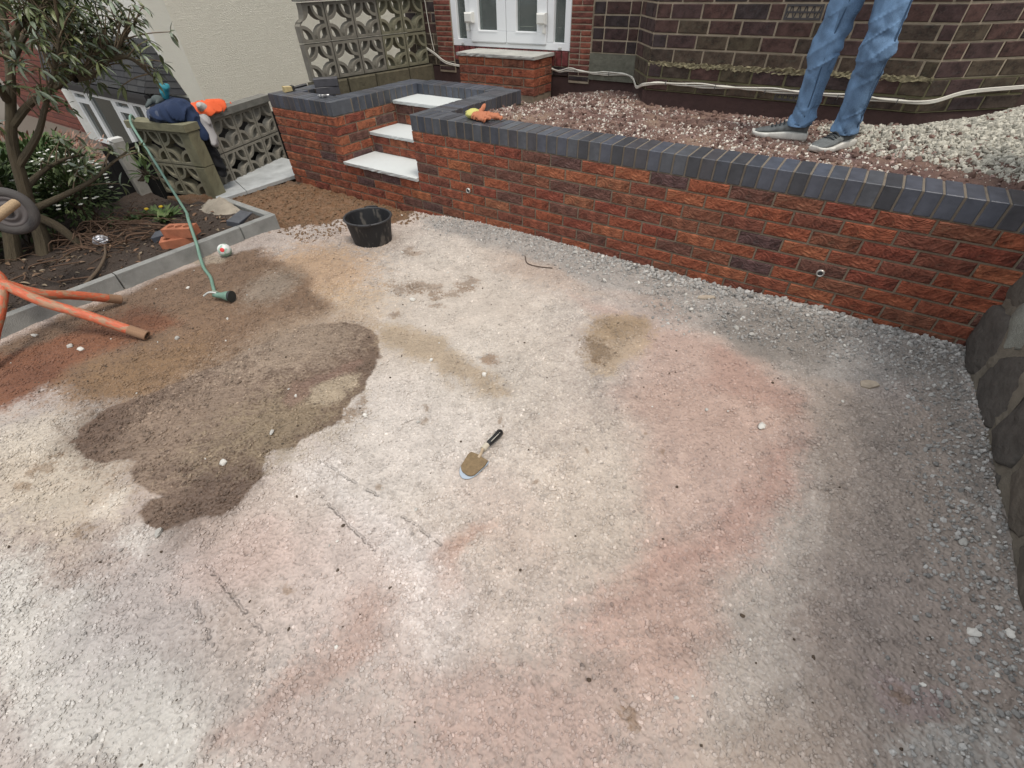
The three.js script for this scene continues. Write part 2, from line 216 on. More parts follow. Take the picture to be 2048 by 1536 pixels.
const gcol = new Float32Array(TW * TH * 3), gwx = new Float32Array(TW * TH), gwz = new Float32Array(TW * TH), ggr = new Float32Array(TW * TH), gwet = new Float32Array(TW * TH), gsw = new Float32Array(TW * TH), gmo = new Float32Array(TW * TH);
{
  const k = 0.765; // print of the dust colours into reflectance
  const base = [187, 173, 164].map(v => lin(v) * k);
  for (let j = 0; j < TH; j++) for (let i = 0; i < TW; i++) {
    const x = GX0 + (i + 0.5) / TW * (GX1 - GX0), z = GZ0 + (j + 0.5) / TH * (GZ1 - GZ0), o = j * TW + i;
    gwx[o] = x + fbm(x * 6 + 40, z * 6, 4) * 0.085 + fbm(x * 45, z * 45 + 7, 2) * 0.016; gwz[o] = z + fbm(x * 6, z * 6 + 90, 4) * 0.085 + fbm(x * 45 + 9, z * 45, 2) * 0.016;
    ggr[o] = fbm(x * 34, z * 34, 3) * 0.7 + fbm(x * 150, z * 150, 2) * 0.9;
    const sr = Math.hypot(x - 2.18, z - 1.48), sa = Math.atan2(z - 1.48, x - 2.18), sweep = (fbm(sr * 34, sa * 1.6, 3) + fbm(sr * 90 + 4, sa * 3, 2) * 0.6) * sst(0.35, 0.8, sr) * sst(1.7, 1.1, sr) * sst(1.5, 0.4, Math.abs(sa - 0.1 + fbm(x * 2, z * 2, 2))) * 0.8; // dust dragged round by a rake
    gsw[o] = sweep; const mott = fbm(x * 11 + 5, z * 11, 4); gmo[o] = mott; const m = fbm(x * 2.6 + 11, z * 2.6, 4) * 0.28 + ggr[o] * 0.17 + mott * 0.15 + sweep * 0.20, hue = fbm(x * 1.9, z * 1.9 + 31, 3);
    for (let c = 0; c < 3; c++) gcol[o * 3 + c] = base[c] * (1 + m) * (1 + hue * [0.10, -0.02, -0.10][c]);
  }
  for (const L of STAINS) {
    const col = L.col.map(v => lin(v) * k); let bx0, bx1, bz0, bz1, inv;
    if (L.poly) { const xs = L.poly.filter((_, q) => q % 2 === 0), zs = L.poly.filter((_, q) => q % 2); const m = 0.12 + L.soft * 2; bx0 = Math.min(...xs) - m; bx1 = Math.max(...xs) + m; bz0 = Math.min(...zs) - m; bz1 = Math.max(...zs) + m; }
    else { const s = 1.9, rx = Math.hypot(L.u[0], L.v[0]) * s + 0.1, rz = Math.hypot(L.u[1], L.v[1]) * s + 0.1; bx0 = L.c[0] - rx; bx1 = L.c[0] + rx; bz0 = L.c[1] - rz; bz1 = L.c[1] + rz; const D = L.u[0] * L.v[1] - L.u[1] * L.v[0]; inv = [L.v[1] / D, -L.v[0] / D, -L.u[1] / D, L.u[0] / D]; }
    const i0 = clamp(Math.floor((bx0 - GX0) / (GX1 - GX0) * TW), 0, TW), i1 = clamp(Math.ceil((bx1 - GX0) / (GX1 - GX0) * TW), 0, TW), j0 = clamp(Math.floor((bz0 - GZ0) / (GZ1 - GZ0) * TH), 0, TH), j1 = clamp(Math.ceil((bz1 - GZ0) / (GZ1 - GZ0) * TH), 0, TH);
    const wet = L.poly && L.amt === 1, warp = L.poly && L.soft < 0.02 ? 0.5 : 1;
    for (let j = j0; j < j1; j++) for (let i = i0; i < i1; i++) {
      const o = j * TW + i, x0 = GX0 + (i + 0.5) / TW * (GX1 - GX0), z0 = GZ0 + (j + 0.5) / TH * (GZ1 - GZ0), x = mix(x0, gwx[o], warp), z = mix(z0, gwz[o], warp); let m;
      if (L.poly) {
        const P = L.poly, n = P.length; let inside = false, d2 = 9;
        for (let a = 0, b = n - 2; a < n; b = a, a += 2) {
          const ax = P[a], az = P[a + 1], ex = P[b] - ax, ez = P[b + 1] - az, wx = x - ax, wz = z - az;
          if ((az > z) !== (P[b + 1] > z) && x < ex * wz / ez + ax) inside = !inside;
          const t = clamp((wx * ex + wz * ez) / (ex * ex + ez * ez)), dx = wx - ex * t, dz = wz - ez * t, q = dx * dx + dz * dz; if (q < d2) d2 = q;
        }
        const sd = Math.sqrt(d2) * (inside ? 1 : -1) + ggr[o] * L.grain * 1.6 * (L.soft + 0.008); m = sst(-L.soft, L.soft, sd);
      } else {
        const dx = x - L.c[0], dz = z - L.c[1], a = inv[0] * dx + inv[1] * dz, b = inv[2] * dx + inv[3] * dz, d = 1 - Math.sqrt(a * a + b * b) + ggr[o] * L.grain * 1.5; m = sst(-L.soft, L.soft, d);
      }
      m *= L.amt; if (m <= 0.001) continue;
      const v = 1 + ggr[o] * 0.20 + gsw[o] * 0.13 + gmo[o] * 0.13; for (let c = 0; c < 3; c++) gcol[o * 3 + c] = mix(gcol[o * 3 + c], col[c] * v, m);
      if (wet) gwet[o] = Math.max(gwet[o], m);
    }
  }
}
const gbump = new Float32Array(TW * TH);
for (let j = 0; j < TH; j++) for (let i = 0; i < TW; i++) { // fine crust: cells about 12 mm across, grit between
  const x = GX0 + (i + 0.5) / TW * (GX1 - GX0), z = GZ0 + (j + 0.5) / TH * (GZ1 - GZ0), o = j * TW + i, s = 78, cx = Math.floor(x * s), cz = Math.floor(z * s); let d = 9;
  for (let a = -1; a < 2; a++) for (let b = -1; b < 2; b++) { const X = cx + a, Z = cz + b, hx = PERM[(X & 255) + PERM[Z & 255]] / 255, hz = PERM[(Z & 255) + PERM[(X + 57) & 255]] / 255, dx = X + hx - x * s, dz = Z + hz - z * s; d = Math.min(d, dx * dx + dz * dz); }
  gbump[o] = clamp(0.55 - d * 0.55, 0, 1) * 0.55 + 0.3 + ggr[o] * 0.22;
}
for (const line of CRACKS) for (let q = 0; q + 1 < line.length; q++) { // broken edges in the crust
  const [ax, az] = line[q], [bx, bz] = line[q + 1], n = Math.ceil(Math.hypot(bx - ax, bz - az) * 700);
  for (let s = 0; s <= n; s++) { const t = s / n, x = mix(ax, bx, t) + fbm(ax * 9 + t * 5, az, 3) * 0.010, z = mix(az, bz, t) + fbm(az * 9 + t * 5, ax, 3) * 0.010, i = Math.floor((x - GX0) / (GX1 - GX0) * TW), j = Math.floor((z - GZ0) / (GZ1 - GZ0) * TH);
    if (fbm(x * 12 + 3, z * 12, 2) < -0.16) continue; for (let a = -1; a < 2; a++) for (let b = -1; b < 2; b++) { const o = (j + b) * TW + i + a; if (gbump[o] !== undefined) { gbump[o] = Math.max(0, gbump[o] - (a || b ? 0.05 : 0.17)); const f = a || b ? 0.995 : 0.97; for (let c = 0; c < 3; c++) gcol[o * 3 + c] *= f; } } }
}
const T_drive = tex(TW, TH, (i, j) => { const o = j * TW + i; return [gcol[o * 3], gcol[o * 3 + 1], gcol[o * 3 + 2]]; }, true);
const T_driveB = tex(TW, TH, (i, j) => { const v = gbump[j * TW + i]; return [v, v, v]; });
const T_driveR = tex(512, 331, (i, j) => { const v = 0.95 - 0.36 * gwet[Math.floor(j / 331 * TH) * TW + i * 4]; return [v, v, v]; });
for (const t of [T_drive, T_driveB, T_driveR]) t.wrapS = t.wrapT = THREE.ClampToEdgeWrapping;
function colAt(x, z) { const i = clamp(Math.floor((x - GX0) / (GX1 - GX0) * TW), 0, TW - 1), j = clamp(Math.floor((z - GZ0) / (GZ1 - GZ0) * TH), 0, TH - 1); return (j * TW + i) * 3; }
function field(x0, x1, z0, z1, step, fn, uvf) {
  const nx = Math.round((x1 - x0) / step), nz = Math.round((z1 - z0) / step), P = new Float32Array((nx + 1) * (nz + 1) * 3), U = new Float32Array((nx + 1) * (nz + 1) * 2), I = [];
  for (let j = 0; j <= nz; j++) for (let i = 0; i <= nx; i++) { const x = mix(x0, x1, i / nx), z = mix(z0, z1, j / nz), o = j * (nx + 1) + i; P[o * 3] = x; P[o * 3 + 1] = fn(x, z); P[o * 3 + 2] = z; const [u, v] = uvf ? uvf(x, z) : [x, z]; U[o * 2] = u; U[o * 2 + 1] = v; }
  for (let j = 0; j < nz; j++) for (let i = 0; i < nx; i++) { const a = j * (nx + 1) + i, b = a + 1, c = a + nx + 1, d = c + 1; I.push(a, c, b, b, c, d); }
  const g = new THREE.BufferGeometry(); g.setAttribute('position', new THREE.BufferAttribute(P, 3)); g.setAttribute('uv', new THREE.BufferAttribute(U, 2)); g.setIndex(I); g.computeVertexNormals(); return g;
}
const pits = (x, z) => H(x, z) + (vn(x * 60, z * 60) + vn(x * 110 + 7, z * 110) * 0.6) * 0.0022 + vn(x * 24, z * 24 + 3) * 0.0025;
struct('driveway', field(GX0, GX1, GZ0, GZ1, 0.0125, pits, (x, z) => [(x - GX0) / (GX1 - GX0), (z - GZ0) / (GZ1 - GZ0)]),
  new THREE.MeshStandardMaterial({ map: T_drive, bumpMap: T_driveB, bumpScale: 0.02, roughnessMap: T_driveR, roughness: 1 }), 'dusty hardcore driveway with pink, white and muddy patches');
struct('road', field(-3, 6, 4.09, 12, 0.5, () => -0.01), M(0.36, 0.31, 0.28, 0.95, { map: T_noise }));
struct('ground', field(-40, 40, -30, 40, 5, () => -0.62), M(0.12, 0.10, 0.08, 0.97));

// stones pressed into the crust and lying on it
function stoneGeo(seed, detail, flat) { const r = rng(seed), g = new THREE.IcosahedronGeometry(1, detail), p = g.attributes.position, key = {}; for (let i = 0; i < p.count; i++) { const k = [p.getX(i), p.getY(i), p.getZ(i)].map(v => v.toFixed(3)).join(); key[k] = key[k] || (0.78 + r() * 0.4); const s = key[k]; p.setXYZ(i, p.getX(i) * s, p.getY(i) * s * flat, p.getZ(i) * s * 0.86); } g.computeVertexNormals(); return g; }
const dummy = new THREE.Object3D(), tint = new THREE.Color();
function scatter(name, geo, mat, n, place, label, parent = scene) { // place(i) -> [x, y, z, size, r, g, b] or null
  const list = []; for (let i = 0; i < n; i++) { const q = place(i); if (q) list.push(q); }
  const im = new THREE.InstancedMesh(geo, mat, list.length), r = rng(n + name.length); im.name = name; im.userData.kind = 'stuff'; if (label) im.userData.label = label;
  list.forEach((q, i) => { dummy.position.set(q[0], q[1], q[2]); dummy.rotation.set(r() * (q[7] ?? 0.5), r() * 6.28, r() * (q[7] ?? 0.5)); dummy.scale.set(q[3] * (0.75 + r() * 0.6), q[3] * (0.7 + r() * 0.4), q[3]); dummy.updateMatrix(); im.setMatrixAt(i, dummy.matrix); im.setColorAt(i, tint.setRGB(q[4], q[5], q[6])); });
  im.castShadow = im.receiveShadow = true; parent.add(im); return im;
}
const stoneMat = M(1, 1, 1, 0.93);
const gravelness = (x, z) => { const w = fbm(x * 3, z * 3, 3) * 0.25; return Math.max(sst(0.34, 0.05, z + w * 0.6) * sst(-0.1, 0.5, x), sst(0.62, 0.25, z + w) * sst(1.9, 2.5, x), sst(3.35, 3.6, x + w * 0.5), 0.9 * sst(0.5, 0.1, Math.hypot((x - 2.75) / 0.5, (z - 0.42) / 0.25)) ); };
{
  const r = rng(5);
  const inView = (x, z) => x > -0.73 && x < 3.72 && z > 0.0 && z < 3.5 && !(z > 3.0 && (x < 0.6)) && !(x < -0.2 && z < 0.6);
  for (let v = 0; v < 3; v++) scatter('embedded_grit_' + ['fine', 'round', 'flat'][v], stoneGeo(11 + v, v === 0 ? 0 : 1, [0.75, 0.7, 0.5][v]), stoneMat, 105000, () => {
    const x = -0.75 + r() * 4.5, z = r() * 3.5; if (!inView(x, z)) return null; const o = colAt(x, z); const clump = 0.5 + fbm(x * 2.2 + 8, z * 2.2 + v, 3) * 1.4; if (r() > clump) return null;
    const wet = gwet[o / 3]; if (wet > 0.5 && r() < 0.3) return null; const s = 0.0021 + Math.pow(r(), 2.4) * 0.0058, l = 0.90 + r() * 0.36 + (r() < 0.02 ? 0.3 : 0) - (r() < 0.02 ? 0.35 : 0) + (wet > 0.5 ? (r() - 0.45) * 0.8 : 0);
    const a = [gcol[o], gcol[o + 1], gcol[o + 2]], g = (a[0] + a[1] + a[2]) / 3; return [x, H(x, z) + s * 0.08, z, s, ...a.map(c => Math.min(0.8, mix(c, g, 0.15) * l))]; }, 'small pebbles bedded in the dusty driveway crust');
  for (let v = 0; v < 2; v++) scatter(v ? 'loose_gravel_pale' : 'loose_gravel_grey', stoneGeo(31 + v, 1, 0.72), stoneMat, 42000, () => {
    const x = -0.2 + r() * 3.95, z = r() * 3.4; if (!inView(x, z)) return null; if (r() > gravelness(x, z) * 0.8) return null; const s = (0.0028 + Math.pow(r(), 2.8) * 0.0065) * (1 + 0.8 * sst(0.14, 0.04, z) * sst(1.3, 2.0, x)), o = colAt(x, z), d = (gcol[o] + gcol[o + 1] + gcol[o + 2]) / 3, l = mix(d * 1.15, v ? 0.46 : 0.24, 0.45) * (0.65 + r() * 0.7); return [x, H(x, z) + s * 0.4 + r() * 0.002, z, s, l * 1.01, l * 0.985, l * 0.94, 1.2]; }, v ? 'pale loose gravel along the wall foot' : 'grey loose gravel along the wall foot');
  scatter('larger_stones', stoneGeo(41, 1, 0.65), stoneMat, 3200, i => { const x = -0.6 + r() * 4.3, z = r() * 3.2; if (!inView(x, z)) return null; const gr = gravelness(x, z); if (r() > 0.03 + gr * 0.35) return null; const s = 0.0045 + Math.pow(r(), 4) * 0.013, l = 0.32 + r() * 0.34; return [x, H(x, z) + s * 0.4, z, s, l, l * 0.97, l * 0.9, 0.8]; }, 'larger pale stones strewn over the driveway');
  scatter('dark_crumbs', stoneGeo(44, 0, 0.7), stoneMat, 450, i => { const x = -0.6 + r() * 4.2, z = 0.2 + r() * 3; if (!inView(x, z)) return null; const s = 0.002 + Math.pow(r(), 4) * 0.006; return [x, H(x, z) + s * 0.4, z, s, 0.07, 0.05, 0.035, 1]; }, 'dark crumbs of earth on the driveway');
  const rs = rng(901); // clods on the brown earth by the wall
  scatter('earth_clods', stoneGeo(45, 1, 0.7), stoneMat, 9000, i => { const x = -2.1 + rs() * 2.2, z = 0.01 + rs() * 0.95; if (x > -0.3 && z > 0.25 + fbm(x * 4, z * 4, 2) * 0.2) return null; if (x < -0.7 && z > 0.86) return null; const s = 0.0018 + Math.pow(rs(), 5) * 0.012, l = 0.75 + rs() * 0.5; return [x, H(x, z) + s * 0.2, z, s, 0.165 * l, 0.105 * l, 0.062 * l, 1]; }, 'clods of brown earth at the foot of the wall');
}

// garden bed behind the kerb
const soilH = (x, z) => -0.62 + OY - 0.012 - 0.17 * sst(-1.55, -2.3, x) + fbm(x * 4, z * 4, 4) * 0.05 + fbm(x * 22, z * 22, 2) * 0.012 - 0.03 * sst(-1.0, -0.79, x);
struct('garden_soil', field(-4.2, -0.785, 0.95, 4.4, 0.025, soilH), M(0.075, 0.055, 0.043, 0.97, { map: rep(T_noise, 1.5), bumpMap: rep(T_grain, 3), bumpScale: 0.006 }), 'dark garden soil behind the concrete kerb');
{ const r = rng(61); scatter('soil_crumbs', stoneGeo(46, 0, 0.8), stoneMat, 9000, () => { const x = -3 + r() * 2.2, z = 0.97 + r() * 2.4, s = 0.0018 + Math.pow(r(), 4) * 0.010, l = 0.6 + r() * 0.7; return [x, soilH(x, z) + s * 0.3, z, s, 0.075 * l, 0.055 * l, 0.043 * l, 1.5]; }, 'crumbs of dark soil in the garden bed'); }

// ------------------------------------------------------------------ terrace behind the wall
const heap = (x, z) => 0.21 * Math.exp(-(((x - 3.75) / 0.62) ** 2 + ((z + 1.22) / 0.40) ** 2)) ;
const terrH = (x, z) => { let h = -0.035 - 0.055 * sst(-0.8, -1.6, z) + fbm(x * 3, z * 3 + 4, 4) * 0.04 + fbm(x * 16, z * 16, 2) * 0.012; h -= 0.055 * sst(1.0, 0.3, x) * sst(-0.24, -0.5, z); h -= 0.05 * sst(0.3, 0.0, x); h += heap(x, z); h -= 0.04 * sst(-1.55, -1.66, z) * sst(1.1, 1.3, x); const ft = sst(0.55, 0.3, Math.hypot(x - 2.58, z + 0.76)); h = mix(h, -0.046 + fbm(x * 9, z * 9, 2) * 0.006, ft); return OY + Math.min(h, -0.022 + 0.5 * sst(-0.23, -0.6, z)); };
const terrG = merge([field(0.2, 5.2, -2.6, -0.205, 0.02, terrH), field(-1.6, 0.2, -2.6, -1.225, 0.02, terrH)]);
struct('terrace', terrG, new THREE.MeshStandardMaterial({ color: 0xffffff, roughness: 0.97, bumpMap: rep(T_grain, 3), bumpScale: 0.006, map: tex(1024, 512, (i, j) => { const x = i / 1024 * 6, y = j / 512 * 3, m = fbm(x * 5, y * 5, 5), g = fbm(x * 60, y * 60, 2); const v = 1 + m * 0.7 + g * 0.3; return [0.215 * v, 0.135 * v * (1 + m * 0.2), 0.108 * v]; }, true) }), 'reddish brown earth terrace strewn with pale chippings');
scene.getObjectByName('terrace').material.map.repeat.set(1 / 6, 1 / 3);
{
  const r = rng(71), ok = (x, z) => x > -1.1 && z < -0.225 && z > -2.03 && !(x > 1.17 && x < 3.08 && z < -1.66) && !(x < 0.225 && z > -1.25);
  for (let v = 0; v < 2; v++) scatter(v ? 'terrace_chippings_sharp' : 'terrace_chippings_round', stoneGeo(51 + v, v ? 0 : 1, 0.6), stoneMat, 34000, () => {
    const x = -1.1 + r() * 5.2, z = -2.03 + r() * 1.81; if (!ok(x, z)) return null; const c = 0.26 + fbm(x * 3.2 + v * 9, z * 3.2, 3) * 1.3 + 0.6 * sst(1.2, 0.2, x) * sst(-0.6, -1.6, z) + 0.35 * sst(-0.4, -0.24, z) + sst(0.02, 0.08, heap(x, z)); if (r() > c) return null;
    const s = 0.0018 + Math.pow(r(), 4) * 0.010, pale = r() < 0.5, l = pale ? 0.42 + r() * 0.32 : 0.2 + r() * 0.2, red = pale ? 0.93 : 0.7; return [x, terrH(x, z) + s * 0.35, z, s, l, l * red, l * red * 0.88, 1.3]; }, 'pale and pinkish stone chippings on the terrace');
  scatter('terrace_earth_clods', stoneGeo(56, 1, 0.7), stoneMat, 9000, () => { const x = -1.0 + r() * 5, z = -2.0 + r() * 1.75; if (!ok(x, z)) return null; const s = 0.002 + Math.pow(r(), 5) * 0.02, l = 0.6 + r() * 0.6; return [x, terrH(x, z) + s * 0.3, z, s, 0.17 * l, 0.105 * l, 0.085 * l, 1.5]; }, 'red brown earth clods on the terrace');
}

// ------------------------------------------------------------------ brick retaining wall with steps
const brickMap = { map: T_brickC, bumpMap: T_brickB, bumpScale: 0.007 };
const redB = [[.35, .108, .055], [.38, .122, .06], [.32, .095, .05], [.36, .115, .058], [.31, .10, .056], [.39, .14, .07]].map(c => M(...c, 0.9, brickMap));
const darkB = [[.14, .076, .068], [.13, .073, .072], [.165, .08, .063], [.185, .085, .063]].map(c => M(...c, 0.85, brickMap));
const midB = [[.24, .085, .055], [.26, .105, .062], [.28, .08, .05]].map(c => M(...c, 0.9, brickMap));
const orangeB = [[.40, .145, .065], [.36, .15, .08]].map(c => M(...c, 0.9, brickMap));
const mortarM = M(0.28, 0.225, 0.165, 0.97, { map: rep(T_noise, 2), bumpMap: rep(T_grain, 4), bumpScale: 0.002 });
const pick = (a, r) => a[Math.floor(r() * a.length)];
const rb = rng(2024);
const redPick = () => { const q = rb(); return q < 0.47 ? pick(redB, rb) : q < 0.64 ? pick(darkB, rb) : q < 0.95 ? pick(midB, rb) : pick(orangeB, rb); };
const geoBank = {};
function brickGeo(w, h, d, ch = 0.005, wob = 0.0022, variants = 5) { const k = [w, h, d].map(v => v.toFixed(3)).join() + '_' + Math.floor(rb() * variants); return geoBank[k] || (geoBank[k] = block(w, h, d, ch, wob, rb, [rb() * 0.9, rb() * 0.45])); }
// lay one course: bricks from a to b along u, starting at P, outer face along n
function course(parent, P, u, y0, y1, segs, mats, d = 0.1, name = 'brick', proud = 0.0025, ch = 0.005, wob = 0.0022) {
  const ry = Math.atan2(-u[1], u[0]);
  for (const [a, b] of segs) { const w = b - a; if (w < 0.02) continue; const m = part(parent, name, brickGeo(Math.round(w * 200) / 200, y1 - y0, d, ch, wob), mats()); const s = (a + b) / 2, pr = (rb() - 0.5) * proud;
    m.position.set(P[0] + u[0] * s - u[1] * pr, (y0 + y1) / 2 + OY + (rb() - 0.5) * 0.001, P[1] + u[1] * s + u[0] * pr); m.rotation.y = ry + (rb() - 0.5) * 0.004; m.rotation.z = (rb() - 0.5) * 0.006; }
}
function bond(a, b, off, L = 0.215, J = 0.01) { const s = []; let x = a, first = off; while (x < b - 0.02) { const e = Math.min(b, x + (first || L)); first = 0; s.push([x, b - e < 0.05 ? b : e]); x = (b - e < 0.05 ? b : e) + J; } return s; }
const wall = thing('retaining_wall', 'red brick retaining wall with blue brick coping and three built-in pale slab steps', 'wall');
const rowY = k => [-0.1125 - (k - 1) * 0.075 - 0.065, -0.1125 - (k - 1) * 0.075];
for (let k = 1; k <= 9; k++) {
  const [y0, y1] = rowY(k), odd = k % 2 === 1, h = 0.1025;
  if (k <= 5) {
    course(wall, [0, 0], [1, 0], y0, y1, bond(0, 3.66, odd ? h : 0), redPick);
    course(wall, [-1.8, 0], [1, 0], y0, y1, bond(0, odd ? 0.9 : 0.7875, odd ? h : 0.15), redPick);
    course(wall, [-0.9, 0], [0, -1], y0, y1, bond(odd ? 0.1125 : 0, 1.02, odd ? 0 : 0.215), redPick); // stair side
  } else course(wall, [-1.8, 0], [1, 0], y0, y1, bond(0, 5.46, odd ? h : 0), redPick);
}
for (const [z, ya, yb] of [[-0.35, -0.308, -0.452], [-0.70, -0.113, -0.283]]) { const hh = (ya - yb) / 2; for (let q = 0; q < 2; q++) course(wall, [-0.888, z], [1, 0], ya - (q + 1) * hh + 0.004, ya - q * hh - 0.006, bond(0, 0.9, q ? 0.1 : 0), redPick, 0.06); }
const mort = [box(0.006, 3.7, -0.98 + OY, -0.1085 + OY, -0.2, -0.0065), box(-1.794, -0.9065, -0.98 + OY, -0.1085 + OY, -0.2, -0.0065), box(-0.9065, 0.006, -0.98 + OY, -0.482 + OY, -1.2, -0.0068), box(-1.1, -0.9065, -0.98 + OY, -0.1085 + OY, -1.235, -0.2), box(0.006, 0.209, -0.98 + OY, -0.1085 + OY, -1.235, -0.2), box(-0.9065, 0.006, -0.98 + OY, -0.1085 + OY, -1.235, -1.032), box(-1.794, -1.59, -0.98 + OY, -0.1085 + OY, -0.62, -0.2), box(-0.9065, 0.006, -0.482 + OY, -0.31 + OY, -1.2, -0.357), box(-0.9065, 0.006, -0.31 + OY, -0.115 + OY, -1.2, -0.707)];
part(wall, 'mortar', merge(mort.map(g => uvBox(g))), mortarM);
// step slabs: riven pale stone with rough front edges
const slabM = M(0.57, 0.60, 0.595, 0.75, { bumpMap: rep(T_noise, 2.2), bumpScale: 0.003 });
function slabGeo(w, d, t, seed, rough = 0.004) { const r = rng(seed), nx = 24, g = new THREE.BoxGeometry(w, t, d, nx, 2, 8), p = g.attributes.position; for (let i = 0; i < p.count; i++) { const x = p.getX(i), y = p.getY(i), z = p.getZ(i); const e = z > d / 2 - 0.001 ? 1 : 0; const n = vn(x * 40 + seed, y * 90), n2 = vn(x * 14 + seed * 3, z * 14); p.setXYZ(i, x, y + n2 * 0.0012, z + e * (n * rough - (y < -t * 0.4 ? rough : 0))); } return uvBox(g); }
[[-0.017, 0.385, -0.4515, 21], [-0.335, 0.37, -0.2825, 22], [-0.68, 0.344, -0.088, 23]].forEach(([z, d, y, s], i) => { const m = part(wall, 'step_slab', slabGeo(0.894, d, 0.026, s), slabM, ['lowest pale stone step slab', 'middle pale stone step slab', 'topmost pale stone step slab'][i]); m.position.set(-0.451, y + OY - 0.013, (i ? z : 0.022) - d / 2); });
// coping: blue bricks on edge
const blueM = [[.062, .068, .082], [.05, .056, .07], [.072, .078, .09], [.058, .058, .066], [.068, .075, .095], [.045, .048, .056]].map(c => M(...c.map(v => v * 1.45), 0.4, { map: rep(T_noise, 3), bumpMap: rep(T_noise, 5), bumpScale: 0.001 }));
function edgeBrick(r) { // 65 wide, 215 deep, 102 tall, arrises eased; base centre at origin, front towards +z
  const s = new THREE.Shape(), w = 0.0325, d = 0.1075, c = 0.003; s.moveTo(-w + c, -d); s.lineTo(w - c, -d); s.lineTo(w, -d + c); s.lineTo(w, d - c); s.lineTo(w - c, d); s.lineTo(-w + c, d); s.lineTo(-w, d - c); s.lineTo(-w, -d + c); s.closePath();
  const g = new THREE.ExtrudeGeometry(s, { depth: 0.1025 - c, bevelEnabled: true, bevelSize: c, bevelThickness: c, bevelSegments: 1, bevelOffset: -c, curveSegments: 1 }); g.rotateX(-Math.PI / 2); g.translate(r() * 0.0, 0, 0); const q = uvBox(g), uv = q.attributes.uv, a = r(), b = r(); for (let i = 0; i < uv.count; i++) uv.setXY(i, uv.getX(i) + a, uv.getY(i) + b); return q;
}
const edgeG = [0, 1, 2, 3].map(() => edgeBrick(rb));
function copeRun(x, z, dx, dz, n, turn) { for (let i = 0; i < n; i++) { const m = part(wall, 'coping_brick', pick(edgeG, rb), pick(blueM, rb)); m.position.set(x + dx * (i + 0.5) * 0.075, -0.1025 + OY + (rb() - 0.5) * 0.0016, z + dz * (i + 0.5) * 0.075); m.rotation.y = turn + (rb() - 0.5) * 0.008; } }
copeRun(0, -0.1075, 1, 0, 49, 0); copeRun(-1.8, -0.1075, 1, 0, 12, 0);
copeRun(-1.0075, -0.219, 0, -1, 13, Math.PI / 2); copeRun(0.1075, -0.219, 0, -1, 13, Math.PI / 2);
copeRun(-0.9, -1.135, 1, 0, 12, 0); copeRun(-1.6925, -0.219, 0, -1, 5, Math.PI / 2);
const copeJ = [[0.008, 3.66, -0.206, -0.0045], [-1.792, -0.909, -0.206, -0.0045], [-1.108, -0.905, -1.19, -0.21], [0.006, 0.209, -1.19, -0.21], [-0.894, 0.0, -1.236, -1.034], [-1.794, -1.59, -0.6, -0.21]].map(([a, b, c, d]) => box(a, b, -0.1084 + OY, -0.0035 + OY, c, d));
part(wall, 'coping_mortar', merge(copeJ.map(g => uvBox(g))), M(0.215, 0.18, 0.14, 0.97, { map: rep(T_noise, 2) }));
// small round light fittings let into the wall
for (const [x, y] of [[0.519, -0.46], [2.923, -0.466]]) { const L = part(wall, 'wall_light', new THREE.LatheGeometry([[0.0, 0.004], [0.016, 0.004], [0.018, 0.012], [0.026, 0.011], [0.028, 0.0], [0.028, -0.02]].map(p => new THREE.Vector2(...p)), 24).rotateX(Math.PI / 2), M(0.55, 0.53, 0.50, 0.4, { metalness: 0.7, side: 2 })); L.position.set(x, y + OY, 0.002); L.scale.setScalar(0.72); const le = part(L, 'lens', new THREE.CylinderGeometry(0.0165, 0.0165, 0.004, 20).rotateX(Math.PI / 2), M(0.05, 0.055, 0.06, 0.12)); le.position.z = 0.005; }
struct('planter_soil', field(-1.6, -1.09, -1.3, -0.2, 0.03, (x, z) => OY - 0.10 + fbm(x * 8, z * 8, 3) * 0.04), M(0.06, 0.045, 0.035, 0.97, { map: rep(T_noise, 2) }), 'dark soil inside the raised planter');

// ------------------------------------------------------------------ the house: dark brick walls, bay, French doors
const HZ = -2.05, BZ = -1.67;
const house = thing('house', 'dark brick house with canted bay and white French doors behind the terrace', 'house');
const oldMap = { map: T_brickC, bumpMap: T_noise, bumpScale: 0.004 };
const oldB = [[.075, .046, .045], [.06, .042, .043], [.085, .048, .042], [.052, .04, .042], [.095, .052, .045]].map(c => M(...c, 0.9, oldMap));
const mossB = [[.092, .074, .052], [.08, .067, .044], [.098, .077, .057], [.076, .06, .047]].map(c => M(...c, 0.95, oldMap)); // algae-stained bricks
const quoinB = [[.26, .085, .06], [.22, .072, .052], [.29, .10, .065], [.19, .07, .055]].map(c => M(...c, 0.9, oldMap));
const houseMortar = M(0.50, 0.42, 0.31, 0.97, { map: rep(T_noise, 2), bumpMap: rep(T_grain, 3), bumpScale: 0.004 });
const mossMortar = M(0.20, 0.185, 0.10, 0.97, { map: rep(T_noise, 2), bumpMap: rep(T_grain, 3), bumpScale: 0.006 });
const plinthM = M(0.075, 0.042, 0.038, 0.95, { map: rep(T_noise, 1.5), bumpMap: rep(T_noise, 3), bumpScale: 0.01 });
const grayM = M(0.16, 0.16, 0.125, 0.95, { map: rep(T_noise, 3), bumpMap: rep(T_noise, 5), bumpScale: 0.012 });
const JY = [0.0, 0.088, 0.19, 0.287, 0.380, 0.470, 0.567, 0.662, 0.757, 0.852];
const rowsH = JY.slice(0, -1).map((y, i) => [y + 0.007, JY[i + 1] - 0.006]);
const oldPick = y => () => (y < 0.28 ? rb() < 0.75 : y < 0.42 ? rb() < 0.4 : rb() < 0.02) ? pick(mossB, rb) : pick(oldB, rb);
const L2 = 0.222, J2 = 0.012;
